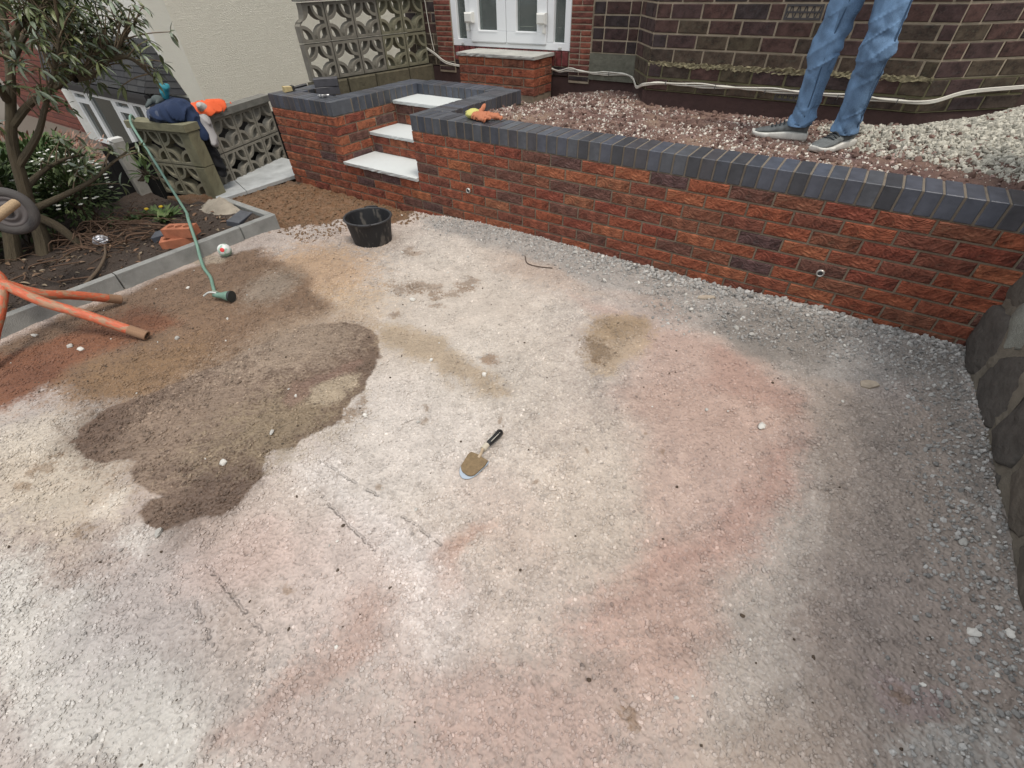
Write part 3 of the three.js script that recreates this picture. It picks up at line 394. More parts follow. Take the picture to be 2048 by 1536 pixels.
const cant = (x0, z0, x1, z1) => { const l = Math.hypot(x1 - x0, z1 - z0); return [[x0, z0], [(x1 - x0) / l, (z1 - z0) / l], l]; };
const [cp, cu, cl] = cant(0.888, HZ, 1.17, BZ), [dp, du, dl] = cant(3.08, BZ, 3.62, -2.12);
const bayVents = [[2.09, 2.32, 5], [2.19, 2.40, 0]];
rowsH.forEach(([y0, y1], k) => {
  const o = k % 2 ? 0.105 : 0;
  let segs = bond(1.175 - 1.17, 1.905, o || L2 * 0.8, L2, J2);
  for (const [a, b, row] of bayVents) if (row === k) segs = segs.flatMap(([s, e]) => { const A = a - 1.17, B = b - 1.17; if (e < A || s > B) return [[s, e]]; const r = []; if (A - 0.012 - s > 0.03) r.push([s, A - 0.012]); if (e - B - 0.012 > 0.03) r.push([B + 0.012, e]); return r; });
  course(house, [1.17, BZ], [1, 0], y0, y1, segs, oldPick(y0), 0.1, 'brick', 0.004, 0.004, 0.002);
  course(house, cp, cu, y0, y1, bond(0.006, cl - 0.004, o ? 0.12 : 0.22, L2, J2), k < 2 ? () => pick(mossB, rb) : oldPick(y0 + 0.08), 0.06, 'brick', 0.003, 0.004, 0.002);
  course(house, dp, du, y0, y1, bond(0.006, dl, o ? 0.12 : 0.2, L2, J2), oldPick(y0 + 0.1), 0.06, 'brick', 0.003, 0.004, 0.002);
  if (y0 > 0.18) { course(house, [0.44, HZ], [1, 0], y0, y1, bond(0.004, 0.44, o || 0.1, L2, J2), () => pick(oldB, rb), 0.1, 'brick', 0.003, 0.004, 0.002); }
  course(house, [-1.95, HZ], [1, 0], y0, y1, bond(0, 0.455, o || 0.16, L2, J2), () => y0 < 0.2 ? pick(mossB, rb) : pick(oldB, rb), 0.1, 'brick', 0.003, 0.004, 0.002);
});
// thin red jamb bricks either side of the doors
for (let k = 0; k < 20; k++) { const y0 = -0.04 + k * 0.0445, y1 = y0 + 0.0345; for (const [a, b] of [[0.216, 0.43], [-1.486, -1.264]]) { const s = rb() < 0.25 ? [[a, a + 0.1], [a + 0.11, b]] : [[a, b]]; course(house, [0, HZ + 0.012], [1, 0], y0, y1, s, () => k < 2 ? pick(oldB, rb) : pick(quoinB, rb), 0.1, 'jamb_brick', 0.004, 0.005, 0.002); } }
// upright painted red bricks under the door frame
const redPaint = [[.23, .05, .048], [.20, .045, .045], [.25, .06, .055]].map(c => M(...c, 0.7, oldMap));
for (let k = 0; k < 19; k++) { const m = part(house, 'sill_brick', brickGeo(0.066, 0.12, 0.09, 0.005), pick(redPaint, rb)); m.position.set(-1.218 + k * 0.0765, 0.128 + OY, HZ + 0.004); }
course(house, [-1.26, HZ - 0.005], [1, 0], -0.01, 0.06, bond(0, 1.48, 0.1, L2, J2), () => pick(oldB, rb), 0.1, 'brick', 0.003, 0.004, 0.002);
// plinths and footings
function cantBoxEarly(x0, z0, x1, z1) { const l = Math.hypot(x1 - x0, z1 - z0), u = [(x1 - x0) / l, (z1 - z0) / l], g = box(0, l, -0.55 + OY, -0.003 + OY, -0.1, -0.013); g.applyMatrix4(new THREE.Matrix4().makeBasis(v3(u[0], 0, u[1]), v3(0, 1, 0), v3(-u[1], 0, u[0])).setPosition(x0, 0, z0)); return g; }
part(house, 'plinth', merge([box(1.145, 3.1, -0.55 + OY, -0.004 + OY, BZ - 0.2, BZ - 0.012), box(-1.95, 1.0, -0.55 + OY, -0.012 + OY, HZ - 0.2, HZ - 0.012), cantBoxEarly(0.888, HZ, 1.17, BZ), cantBoxEarly(3.08, BZ, 3.62, -2.12)].map(g => uvBox(g))), plinthM, 'dark damp footing under the brickwork');
{ const g = [box(0.436, 0.93, -0.02 + OY, 0.186 + OY, HZ - 0.1, HZ + 0.012)]; part(house, 'render_patch', uvBox(g[0]), grayM, 'rough grey green render patch beside the doors'); }
// mortar bodies
const hm = [box(1.165, 3.085, 0.19 + OY, 0.90 + OY, BZ - 0.2, BZ - 0.0075), box(0.432, 0.95, 0.187 + OY, 0.90 + OY, HZ - 0.2, HZ - 0.0075), box(-1.95, -1.49, 0.0 + OY, 0.90 + OY, HZ - 0.2, HZ - 0.0075), box(0.212, 0.436, -0.06 + OY, 0.86 + OY, HZ - 0.2, HZ + 0.004), box(-1.49, -1.26, -0.06 + OY, 0.86 + OY, HZ - 0.2, HZ + 0.004), box(-1.262, 0.216, -0.02 + OY, 0.185 + OY, HZ - 0.2, HZ - 0.012)];
function cantBox(p, u, l, y0, y1, t, back) { const g = box(0, l, y0 + OY, y1 + OY, -t, -back); const m = new THREE.Matrix4().makeBasis(v3(u[0], 0, u[1]), v3(0, 1, 0), v3(-u[1], 0, u[0])).setPosition(p[0], 0, p[1]); g.applyMatrix4(m); return g; }
hm.push(cantBox(cp, cu, cl, 0.19, 0.9, 0.1, 0.0075), cantBox(dp, du, dl, 0.19, 0.9, 0.1, 0.0075));
part(house, 'mortar', merge(hm.map(g => uvBox(g))), houseMortar);
part(house, 'mossy_mortar', merge([box(1.165, 3.085, 0.0 + OY, 0.19 + OY, BZ - 0.2, BZ - 0.005), cantBox(cp, cu, cl, 0, 0.19, 0.1, 0.005), cantBox(dp, du, dl, 0, 0.19, 0.1, 0.005)].map(g => uvBox(g))), mossMortar, 'thick mossy mortar low on the bay');
{ // ragged bed of mortar squeezed out low on the bay
  const g = new THREE.BoxGeometry(1.92, 0.034, 0.022, 260, 4, 2), p = g.attributes.position; for (let i = 0; i < p.count; i++) { const x = p.getX(i), y = p.getY(i); p.setXYZ(i, x, y + (vn(x * 30, y * 50) + vn(x * 80, y * 90)) * 0.007, p.getZ(i) + (p.getZ(i) > 0 ? (vn(x * 26 + 5, y * 70) + vn(x * 90 + 5, y * 120)) * 0.005 : 0)); } g.computeVertexNormals(); g.translate(2.125, 0.186 + OY, BZ - 0.008); part(house, 'mortar_ledge', uvBox(g), M(0.25, 0.22, 0.135, 0.97, { map: rep(T_noise, 3) }), 'ragged mortar ledge along the bay'); }
for (const [a, b, row] of bayVents) { // cast air bricks
  const [y0, y1] = rowsH[row], v = new THREE.Group(); v.name = 'air_brick'; house.add(v); v.position.set(a, y0 + OY, BZ); const w = b - a, h = y1 - y0, dm = M(0.045, 0.042, 0.045, 0.7);
  part(v, 'backing', box(0, w, 0, h, -0.03, -0.02), M(0.008, 0.008, 0.009, 0.9));
  part(v, 'rim', merge([box(0, w, 0, 0.012, -0.03, 0), box(0, w, h - 0.012, h, -0.03, 0), box(0, 0.012, 0.012, h - 0.012, -0.03, 0), box(w - 0.012, w, 0.012, h - 0.012, -0.03, 0), box(0.012, w - 0.012, h / 2 - 0.005, h / 2 + 0.005, -0.028, -0.002)]), dm);
  for (let i = 0; i < 9; i++) { const s = part(v, 'bar', new THREE.BoxGeometry(0.007, h - 0.02, 0.012), dm); s.position.set(0.026 + i * (w - 0.052) / 8, h / 2, -0.009); s.rotation.z = i % 2 ? 0.25 : -0.25; }
}
// the storeys above the picture, and the room behind the doors
const upM = M(0.10, 0.065, 0.055, 0.95, { map: rep(T_noise, 1) });
part(house, 'upper_wall', merge([box(1.17, 3.08, 0.9 + OY, 5.6, BZ - 0.25, BZ), box(0.43, 1.17, 0.9 + OY, 5.6, HZ - 0.3, HZ), box(3.0, 6, 0.9 + OY, 5.6, HZ - 0.35, HZ - 0.05), box(-1.95, -1.26, 0.9 + OY, 5.6, HZ - 0.3, HZ), box(-1.26, 0.43, 2.3 + OY, 5.6, HZ - 0.3, HZ), box(3.6, 6, -0.3 + OY, 0.9 + OY, HZ - 0.35, HZ - 0.1)].map(g => uvBox(g))), upM);
part(house, 'room_shell', merge([box(-1.9, 0.9, -0.1, 0.185 + OY, -4.4, HZ - 0.2), box(-1.9, 0.9, 0.19 + OY, 2.5 + OY, -4.5, -4.4), box(-2.0, -1.9, 0.19 + OY, 2.5 + OY, -4.4, HZ - 0.2), box(0.9, 1.0, 0.19 + OY, 2.5 + OY, -4.4, HZ - 0.2), box(-2, 1, 2.5 + OY, 2.6 + OY, -4.5, HZ - 0.2)].map(g => uvBox(g))), M(0.05, 0.045, 0.04, 0.9, { map: rep(T_noise, 1) }));
const fd = new THREE.Group(); fd.name = 'french_door'; house.add(fd); fd.position.set(0, 0.192 + OY, HZ); fd.userData.label = 'white plastic French doors with narrow sidelights and lock boxes';
const upvc = M(0.80, 0.82, 0.83, 0.32), paneM = new THREE.MeshPhysicalMaterial({ roughness: 0.03, transmission: 0.85, thickness: 0, ior: 1.5 }); paneM.color.setRGB(0.55, 0.6, 0.58);
const fb = (n, x0, x1, y0, y1, z0, z1, m = upvc) => { const g = block(x1 - x0, y1 - y0, z1 - z0, 0.004); const q = part(fd, n, g, m); q.position.set((x0 + x1) / 2, (y0 + y1) / 2, z1); return q; };
fb('outer_frame', -1.258, 0.208, 0, 0.062, -0.07, 0.0); fb('outer_frame', -1.258, -1.186, 0.062, 2.1, -0.07, 0.0); fb('outer_frame', 0.142, 0.208, 0.062, 2.1, -0.07, 0.0); fb('outer_frame', -1.186, 0.142, 2.03, 2.1, -0.07, 0.0);
fb('mullion', -1.062, -1.0, 0.062, 2.03, -0.07, 0.001); fb('mullion', -0.052, 0.02, 0.062, 2.03, -0.07, 0.001);
fb('pane', -1.186, -1.062, 0.062, 2.03, -0.045, -0.035, paneM); fb('pane', 0.02, 0.142, 0.062, 2.03, -0.045, -0.035, paneM);
for (const [a, b, g0, g1] of [[-0.997, -0.536, -0.888, -0.648], [-0.53, -0.055, -0.41, -0.165]]) { // each leaf: four rails round a pane
  fb('door_leaf_rail', a, b, 0.045, 0.138, -0.06, 0.012); fb('door_leaf_rail', a, g0, 0.138, 1.95, -0.06, 0.012); fb('door_leaf_rail', g1, b, 0.138, 1.95, -0.06, 0.012); fb('door_leaf_rail', a, b, 1.95, 2.03, -0.06, 0.012);
  fb('glazing_bead', g0 - 0.004, g1 + 0.004, 0.125, 0.142, -0.03, 0.016); fb('pane', g0, g1, 0.138, 1.95, -0.03, -0.02, paneM); fb('weather_strip', a + 0.01, b - 0.01, 0.036, 0.046, -0.03, 0.016, M(0.36, 0.37, 0.37, 0.4));
}
const lockM = M(0.70, 0.70, 0.66, 0.45);
for (const [x, w] of [[-0.985, 0.105], [-0.095, 0.10]]) { const k = part(fd, 'lock_box', block(w, 0.085, 0.05, 0.012), lockM); k.position.set(x, 0.245, 0.062); const s = part(k, 'lock_handle', block(0.03, 0.075, 0.028, 0.008), lockM); s.position.set(x < -0.5 ? -0.03 : 0.025, -0.075, -0.014); }
for (const x of [-1.14, 0.083]) fb('drain_cap', x, x + 0.035, 0.005, 0.028, -0.01, 0.008, M(0.45, 0.45, 0.42, 0.6));
// things standing in the room, just inside the panes
{ const c = thing('curtain', 'grey curtain hanging behind the narrow sidelight', 'curtain', -1.13, 0.20 + OY, HZ - 0.33); const g = new THREE.PlaneGeometry(0.09, 1.8, 18, 1), p = g.attributes.position; for (let i = 0; i < p.count; i++) p.setZ(i, Math.sin(p.getX(i) * 190) * 0.012); g.translate(0, 0.9, 0); g.computeVertexNormals(); part(c, 'cloth', g, M(0.22, 0.23, 0.22, 0.95, { side: 2 })); part(c, 'heading_tape', box(-0.045, 0.045, 1.8, 1.84, -0.01, 0.01), M(0.3, 0.3, 0.3)); }
{ const t = thing('storage_box', 'teal plastic box on the floor inside the sidelight', 'box', -1.1, 0.187 + OY, HZ - 0.28); part(t, 'tub', block(0.14, 0.1, 0.1, 0.01), M(0.03, 0.19, 0.2, 0.4)).position.y = 0.05; part(t, 'lid', block(0.15, 0.018, 0.11, 0.004), M(0.2, 0.34, 0.36, 0.4)).position.set(0, 0.109, 0.005); }
{ const t = thing('floor_lamp', 'dark arched lamp stand inside the French door', 'lamp', -0.3, 0.187 + OY, HZ - 0.55); part(t, 'stand', tube([[0.1, 0, 0], [0.1, 0.2, 0], [0.06, 0.36, 0], [-0.03, 0.46, 0], [-0.12, 0.5, 0]], 0.008, 24), M(0.02, 0.02, 0.02, 0.5)); part(t, 'base', new THREE.CylinderGeometry(0.07, 0.08, 0.02, 20).translate(0.1, 0.01, 0), M(0.02, 0.02, 0.02, 0.5)); }

// brick doorstep
const step = thing('doorstep', 'small red brick doorstep with pale slab top before the French doors', 'doorstep');
for (let k = 0; k < 4; k++) { const y1 = 0.148 - k * 0.075, y0 = y1 - 0.065, odd = k % 2; course(step, [-0.9, -1.69], [1, 0], y0, y1, bond(0, odd ? 0.9275 : 0.8, odd ? 0.215 : 0.1025).concat(odd ? [] : [[0.81, 0.9275]]), () => rb() < 0.6 ? pick(midB, rb) : pick(redB, rb)); course(step, [0.0275, -1.69], [0, -1], y0, y1, bond(0.1125, 0.335, odd ? 0.1025 : 0.215), () => rb() < 0.6 ? pick(midB, rb) : pick(redB, rb), 0.09); }
part(step, 'mortar', uvBox(box(-0.894, 0.021, -0.2 + OY, 0.152 + OY, -2.035, -1.6965)), mortarM);
part(step, 'slab', slabGeo(0.955, 0.375, 0.026, 29, 0.005), M(0.52, 0.52, 0.48, 0.8, { map: rep(T_noise, 0.8), bumpMap: rep(T_noise, 1.6), bumpScale: 0.006 })).position.set(-0.437, 0.166 + OY, -1.86);
// pale cable bundle clipped along the house
const cableM = M(0.62, 0.60, 0.53, 0.55);
{ const c = thing('cable_bundle', 'bundle of white cables clipped along the foot of the house wall', 'cables');
  for (let k = 0; k < 3; k++) { const o = (k - 1) * 0.007, w = i => Math.sin(i * 2.1 + k * 2) * 0.007;
    const pts = [[0.03, 0.045], [0.12, 0.03], [0.24, 0.05], [0.36, 0.043], [0.5, 0.035], [0.62, 0.04], [0.8, 0.045], [0.9, 0.02]].map(([x, y], i) => [x, y + OY + o + w(i), HZ + 0.022 + k * 0.004]);
    pts.push([1.02, -0.015 + OY + o, -1.84], [1.15, 0.035 + OY + o, BZ + 0.005]);
    for (let x = 1.28, i = 0; x < 3.06; x += 0.18, i++) pts.push([x, 0.062 + OY + o + w(i) - 0.008 * Math.sin(x * 2), BZ + 0.022 + k * 0.004]);
    pts.push([3.12, 0.07 + OY + o, BZ + 0.01], [3.3, 0.115 + OY + o, -1.82], [3.6, 0.13 + OY + o, -2.07]); part(c, 'cable', tube(pts, 0.0055, 150, 6), cableM); }
  for (const x of [0.3, 0.66, 1.35, 1.75, 2.12, 2.6, 2.95]) part(c, 'cable_clip', new THREE.TorusGeometry(0.016, 0.003, 5, 10).rotateY(Math.PI / 2).translate(x, (x < 0.9 ? 0.042 : 0.06) + OY, (x < 0.9 ? HZ : BZ) + 0.026), M(0.1, 0.1, 0.1, 0.6)); }
{ const c = thing('hanging_cable', 'thin white cables dropping beside the red door jamb then looping to the doorstep', 'cables'); part(c, 'drop_cable', tube([[-1.62, 0.95 + OY, HZ + 0.012], [-1.6, 0.5 + OY, HZ + 0.012], [-1.57, 0.25 + OY, HZ + 0.014], [-1.54, 0.13 + OY, HZ + 0.02]], 0.004, 30, 5), cableM); for (let k = 0; k < 2; k++) part(c, 'loop_cable', tube([[-1.66, 0.16 + OY - k * 0.012, HZ + 0.018], [-1.54, 0.115 + OY - k * 0.014, HZ + 0.022], [-1.40, 0.05 + OY - k * 0.016, HZ + 0.03], [-1.25, 0.022 + OY - k * 0.012, HZ + 0.03], [-1.0, 0.012 + OY - k * 0.008, HZ + 0.03], [-0.86, 0.012 + OY, HZ + 0.03]], 0.006, 40, 5), cableM); }

// ------------------------------------------------------------------ pierced concrete screen walls
const concM = M(0.29, 0.27, 0.225, 0.95, { map: rep(T_noise, 1.5), bumpMap: rep(T_noise, 4), bumpScale: 0.004 });
const concM2 = M(0.27, 0.255, 0.185, 0.95, { map: rep(T_noise, 1.5), bumpMap: rep(T_noise, 4), bumpScale: 0.004 });
const mossConc = M(0.215, 0.205, 0.13, 0.95, { map: rep(T_noise, 2.5), bumpMap: rep(T_noise, 4), bumpScale: 0.004 });
const darkConc = M(0.22, 0.205, 0.17, 0.95, { map: rep(T_noise, 1.5), bumpMap: rep(T_noise, 4), bumpScale: 0.004 }), darkConc2 = M(0.215, 0.205, 0.14, 0.95, { map: rep(T_noise, 1.5), bumpMap: rep(T_noise, 4), bumpScale: 0.004 });
function screenBlock(ogee) {
  const s = new THREE.Shape(), a = 0.146; s.moveTo(-a, -a); s.lineTo(a, -a); s.lineTo(a, a);
  if (ogee) { s.lineTo(-a + 0.075, a); s.lineTo(-a + 0.075, a - 0.05); s.quadraticCurveTo(-a + 0.07, a - 0.13, -a + 0.02, a - 0.15); s.lineTo(-a, a - 0.165); } else s.lineTo(-a, a);
  s.closePath(); const c = 0.124, R = 0.112, r = 0.086;
  const star = new THREE.Path(); const arc = (p, cx, cy, R2, t0, t1, n, first) => { for (let i = 0; i <= n; i++) { const t = mix(t0, t1, i / n), x = cx + R2 * Math.cos(t), y = cy + R2 * Math.sin(t); if (first && i === 0) p.moveTo(x, y); else p.lineTo(x, y); } };
  arc(star, c, c, R, Math.PI * 1.5, Math.PI, 6, true); arc(star, -c, c, R, 0, -Math.PI / 2, 6); arc(star, -c, -c, R, Math.PI / 2, 0, 6); arc(star, c, -c, R, Math.PI, Math.PI / 2, 6); star.closePath(); s.holes.push(star);
  for (const [sx, sy] of [[1, 1], [-1, 1], [1, -1], [-1, -1]]) { if (ogee && sx < 0 && sy > 0) continue; const q = new THREE.Path(), pts = []; for (let i = 0; i <= 6; i++) { const t = Math.PI + i / 6 * Math.PI / 2; pts.push([c + r * Math.cos(t), c + r * Math.sin(t)]); } pts.push([c, c - 0.022], [c - 0.022, c]); pts.forEach(([x, y], i) => i ? q.lineTo(x * sx, y * sy) : q.moveTo(x * sx, y * sy)); q.closePath(); s.holes.push(q); }
  const g = new THREE.ExtrudeGeometry(s, { depth: 0.09, bevelEnabled: false, curveSegments: 4 }); g.translate(0, 0, -0.09); return uvBox(g);
}
const sb = screenBlock(false), sbo = screenBlock(true);
// wall local frame: x along the run, z towards the side we see
const up = thing('screen_wall', 'taller grey pierced concrete block screen beside the house and planter', 'screen wall', -1.83, 0, -0.545, Math.PI / 2 - 0.12);
for (let i = 0; i < 5; i++) for (let k = 0; k < 2; k++) { const og = i === 0 && k === 1; const m = part(up, 'screen_block', og ? sbo : sb, i > 2 ? darkConc2 : darkConc); m.position.set(0.15 + i * 0.302, 0.15 + k * 0.302 + OY + 0.01, 0); }
part(up, 'coping', uvBox(box(0.06, 1.52, 0.618 + OY, 0.69 + OY, -0.12, 0.03)), M(0.25, 0.24, 0.215, 0.95, { map: rep(T_noise, 2), bumpMap: rep(T_grain, 2), bumpScale: 0.006 }));
{ const r = rng(91); let x = 0; while (x < 1.5) { const w = 0.2 + r() * 0.25; const m = part(up, 'base_stone', block(w, 0.2, 0.16, 0.012, 0.006, r), M(0.13, 0.115, 0.075, 0.97, { map: rep(T_noise, 3), bumpMap: rep(T_noise, 5), bumpScale: 0.008 })); m.position.set(x + w / 2, -0.1 + OY, 0.03 + r() * 0.01); x += w + 0.012; } }
const lowA = Math.atan2(1.07, -0.39), low = thing('screen_wall', 'low mossy pierced concrete block screen with flat coping, at the driveway corner', 'screen wall', -2.40, -0.845 + OY, 0.56, Math.atan2(1.07, -0.39));
// first run goes away from the corner along the boundary
for (let i = 0; i < 4; i++) for (let k = 0; k < 2; k++) part(low, 'screen_block', sb, concM).position.set(0.16 + i * 0.302, 0.155 + k * 0.302, 0);
part(low, 'coping', uvBox(box(0.0, 1.24, 0.61, 0.67, -0.12, 0.03)), M(0.24, 0.235, 0.21, 0.95, { map: rep(T_noise, 2), bumpMap: rep(T_grain, 2), bumpScale: 0.006 }));
const ret = thing('screen_wall', 'short mossy end return of the low block screen with solid pilaster', 'screen wall', -2.20, -0.845 + OY, 0.63, Math.atan2(-0.19, -0.74) + Math.PI);
// the return: local x runs from its free end (negative) to the pilaster at the corner
for (let i = 0; i < 2; i++) for (let k = 0; k < 2; k++) part(ret, 'screen_block', sb, concM2).position.set(-0.275 - i * 0.302, 0.155 + k * 0.302, 0);
for (let k = 0; k < 2; k++) part(ret, 'pilaster_block', block(0.12, 0.296, 0.12, 0.006, 0.003, rb), mossConc).position.set(-0.062, 0.155 + k * 0.302, 0.014);
part(ret, 'coping', uvBox(box(-0.75, 0.005, 0.61, 0.67, -0.12, 0.035)), mossConc);
// grey stone flags at the foot of the screen
const flagM = M(0.50, 0.525, 0.53, 0.7, { map: rep(T_noise, 0.9), bumpMap: rep(T_noise, 1.8), bumpScale: 0.004 });
function flag(pts, y, label) { const s = new THREE.Shape(pts.map(([x, z]) => new THREE.Vector2(x, -z))), g = new THREE.ExtrudeGeometry(s, { depth: 0.03, bevelEnabled: true, bevelSize: 0.003, bevelThickness: 0.003, bevelSegments: 1 }); g.rotateX(-Math.PI / 2); g.translate(0, y - 0.036, 0); return solo('paving_slab', uvBox(g), flagM, label, 'paving slab', 'slabs below the screen'); }
flag([[-2.095, 0.70], [-2.09, 0.40], [-2.53, 0.27], [-2.40, 0.56]], -0.80 + OY, 'small wedge of pale grey slab nearest the pilaster');
flag([[-2.088, 0.39], [-2.07, -0.5], [-2.80, -0.5], [-2.535, 0.258]], -0.80 + OY, 'long pale grey slab running to the brick planter');
struct('flag_bed', uvBox(box(-2.75, -2.10, -1.05 + OY, -0.838 + OY, -0.5, 0.62)), M(0.06, 0.045, 0.035, 0.97), 'dark earth under the grey slabs');

// ------------------------------------------------------------------ neighbour's house beyond
const nb = thing('neighbour_house', 'cream rendered neighbouring house with slate roofed bay window', 'house');
const creamM = M(0.87, 0.84, 0.72, 0.95, { bumpMap: rep(T_grain, 1.2), bumpScale: 0.02 });
part(nb, 'side_wall', uvBox(box(-4.6, -4.0, -1.3, 5.6, -8, -0.45)), creamM);
part(nb, 'front_wall', uvBox(box(-9, -4.02, -1.3, 5.6, -0.9, -0.452)), M(0.85, 0.84, 0.78, 0.95, { bumpMap: rep(T_grain, 1.2), bumpScale: 0.012 }));
const slateM = [[.038, .038, .04], [.03, .03, .033], [.048, .048, .048], [.034, .033, .034]].map(c => M(...c, 0.8, { map: rep(T_noise, 2) }));
{ // hipped bay roof: eave at h -0.277, top against the wall at h 0.275
  const eY = -0.277 + OY, tY = 0.275 + OY, ez = 0.10, wz = -0.45, xr = -4.40, xt = -4.80, rows = 8, hipX = -5.03;
  const roof = new THREE.Group(); roof.name = 'bay_roof'; nb.add(roof); const r = rng(93);
  const tile = (a, b, c, d, up2) => { const g = new THREE.BufferGeometry(), P = []; const n = v3().subVectors(b, a).cross(v3().subVectors(d, a)).normalize(), o = n.clone().multiplyScalar(0.014), A = a.clone().add(o), B = b.clone().add(o), C = c.clone().addScaledVector(n, 0.004), D = d.clone().addScaledVector(n, 0.004); const q = (...v) => v.forEach(k => P.push(k.x, k.y, k.z)); q(A, B, C); q(A, C, D); q(a, b, B); q(a, B, A); q(b, c, C); q(b, C, B); q(d, a, A); q(d, A, D); g.setAttribute('position', new THREE.Float32BufferAttribute(P, 3)); g.setAttribute('uv', new THREE.Float32BufferAttribute(P.filter((_, i) => i % 3 !== 2), 2)); g.computeVertexNormals(); return part(roof, 'roof_tile', g, pick(slateM, r)); };
  for (let k = 0; k < rows; k++) { const t0 = k / rows, t1 = (k + 1) / rows + 0.01, y0 = mix(eY, tY, t0), y1 = mix(eY, tY, t1), z0 = mix(-0.235, wz, t0), z1 = mix(-0.235, wz, t1);
    const e0 = mix(hipX, xt, t0), e1 = mix(hipX, xt, t1); let x = e0; const off = r() * 0.25; let first = true;
    while (x > -8.6) { const w = first ? 0.12 + off : 0.29; const x2 = Math.max(-8.6, x - w); const fx = q => q - (q === e0 ? e0 - e1 : 0); tile(v3(x2, y0, z0), v3(x - 0.006, y0, z0), v3(first ? e1 : x - 0.006, y1, z1), v3(x2, y1, z1)); x = x2; first = false; }
    // hip side facing us
    const a = v3(e0, y0, z0), b = v3(mix(xr, xt, t0), y0, wz), c = v3(mix(xr, xt, t1), y1, wz), d = v3(e1, y1, z1); const m1 = a.clone().lerp(b, 0.5 + (k % 2 ? 0.15 : -0.1)), m2 = d.clone().lerp(c, 0.5 + (k % 2 ? 0.15 : -0.1)); if (k < rows - 1) { tile(a, m1, m2, d); tile(m1.clone().lerp(b, 0.02), b, c, m2.clone().lerp(c, 0.02)); } }
  const gut = M(0.02, 0.02, 0.022, 0.5); part(nb, 'gutter', merge([box(-8.6, -5.0, eY - 0.07, eY - 0.012, -0.26, -0.19), box(-8.6, -5.0, eY - 0.16, eY - 0.07, -0.33, -0.25)]), gut);
  part(nb, 'fascia', new THREE.ExtrudeGeometry(new THREE.Shape([[-5.04, 0.24], [-4.38, 0.45], [-4.38, 0.5], [-5.04, 0.3]].map(p => new THREE.Vector2(...p))), { depth: 0.1, bevelEnabled: false }).rotateX(-Math.PI / 2).translate(0, eY - 0.13, 0), gut);
  part(nb, 'bay_base', uvBox(box(-8.1, -4.45, -1.3, -1.2 + OY, -0.45, -0.33)), M(0.09, 0.035, 0.028, 0.95, { map: rep(T_noise, 1) }));
  part(nb, 'bay_side', uvBox(box(-4.98, -4.4, -1.3, -0.40 + OY, -0.448, -0.40)), M(0.16, 0.05, 0.04, 0.95, { map: rep(T_noise, 1) }));
  const wf = M(0.78, 0.80, 0.80, 0.35), gl = M(0.045, 0.055, 0.05, 0.06), win = (x0, x1, y0, y1, tr) => { const w = new THREE.Group(); w.name = 'bay_window'; nb.add(w); const z = -0.335; part(w, 'pane', box(x0, x1, y0, y1, z - 0.02, z), gl); const B = (a, b, c, d) => part(w, 'frame', box(a, b, c, d, z - 0.03, z + 0.035), wf); B(x0, x0 + 0.07, y0, y1); B(x1 - 0.07, x1, y0, y1); B(x0 + 0.07, x1 - 0.07, y0, y0 + 0.06); B(x0 + 0.07, x1 - 0.07, y1 - 0.05, y1); if (tr) { B(x0 + 0.07, x1 - 0.07, tr, tr + 0.07); } };
  const y0 = -1.22 + OY, y1 = -0.44 + OY; let x = -8.0; for (const [w, tr] of [[0.55, -0.62], [0.95, 0], [0.55, -0.62], [0.40, 0], [0.42, -0.62]]) { win(x, x + w, y0, y1, tr ? tr + OY : 0); x += w + 0.01; }
}
{ const g = thing('garage_wall', 'red brick garden wall glimpsed through the shrub at the picture edge', 'wall'); g.userData.kind = 'thing'; const r = rng(94), mm = [[.20, .058, .04], [.17, .05, .036], [.23, .07, .045]].map(c => M(...c, 0.95, { map: rep(T_noise, 2) })); for (let k = 0; k < 16; k++) { let x = -13; while (x < -8.25) { const w = 0.5 + r() * 0.3; part(g, 'brick', geoBank['gw' + Math.round(w * 10)] || (geoBank['gw' + Math.round(w * 10)] = block(Math.round(w * 10) / 10 - 0.02, 0.086, 0.1, 0.006)), pick(mm, r)).position.set(x + w / 2, -0.85 + k * 0.1, -0.6); x += w; } } part(g, 'mortar', box(-13, -8.2, -1.3, 0.75, -0.8, -0.612), M(0.12, 0.07, 0.055, 0.97)); part(g, 'upper_courses', box(-13, -8.2, 0.752, 5.5, -0.8, -0.606), M(0.20, 0.06, 0.042, 0.97, { map: rep(T_noise, 1) })); }
{ const f = thing('panel_fence', 'black stained board fence below the neighbouring bay window', 'fence'); const bm = [[.006, .006, .007], [.008, .008, .009]].map(c => M(...c, 1, { map: rep(T_noise, 2) })); const r = rng(95); for (let z = -0.7, i = 0; z < 3.4; z += 0.098, i++) { const m = part(f, 'board', geoBank.fbd || (geoBank.fbd = block(0.094, 0.85, 0.018, 0.003)), bm[i % 2]); m.position.set(-3.0 + (i % 2) * 0.004, -0.80 + OY + 0.0 - (z > 1.1 ? 0.12 : 0), z); m.rotation.y = Math.PI / 2; } part(f, 'rail', box(-3.06, -3.03, -0.55 + OY, -0.5 + OY, -0.7, 3.4), bm[0]); }
{ const p = thing('fence_post', 'pale concrete fence post leaning out of the flower bed', 'post', -2.93, 0, 0.99); part(p, 'shaft', uvBox(block(0.1, 0.95, 0.1, 0.01)), M(0.36, 0.35, 0.32, 0.95, { map: rep(T_noise, 2) })).position.set(0, -0.80 + OY, 0.05); part(p, 'cap', uvBox(block(0.1, 0.03, 0.1, 0.012)), M(0.52, 0.52, 0.5, 0.9)).position.set(0, -0.308 + OY, 0.05); }

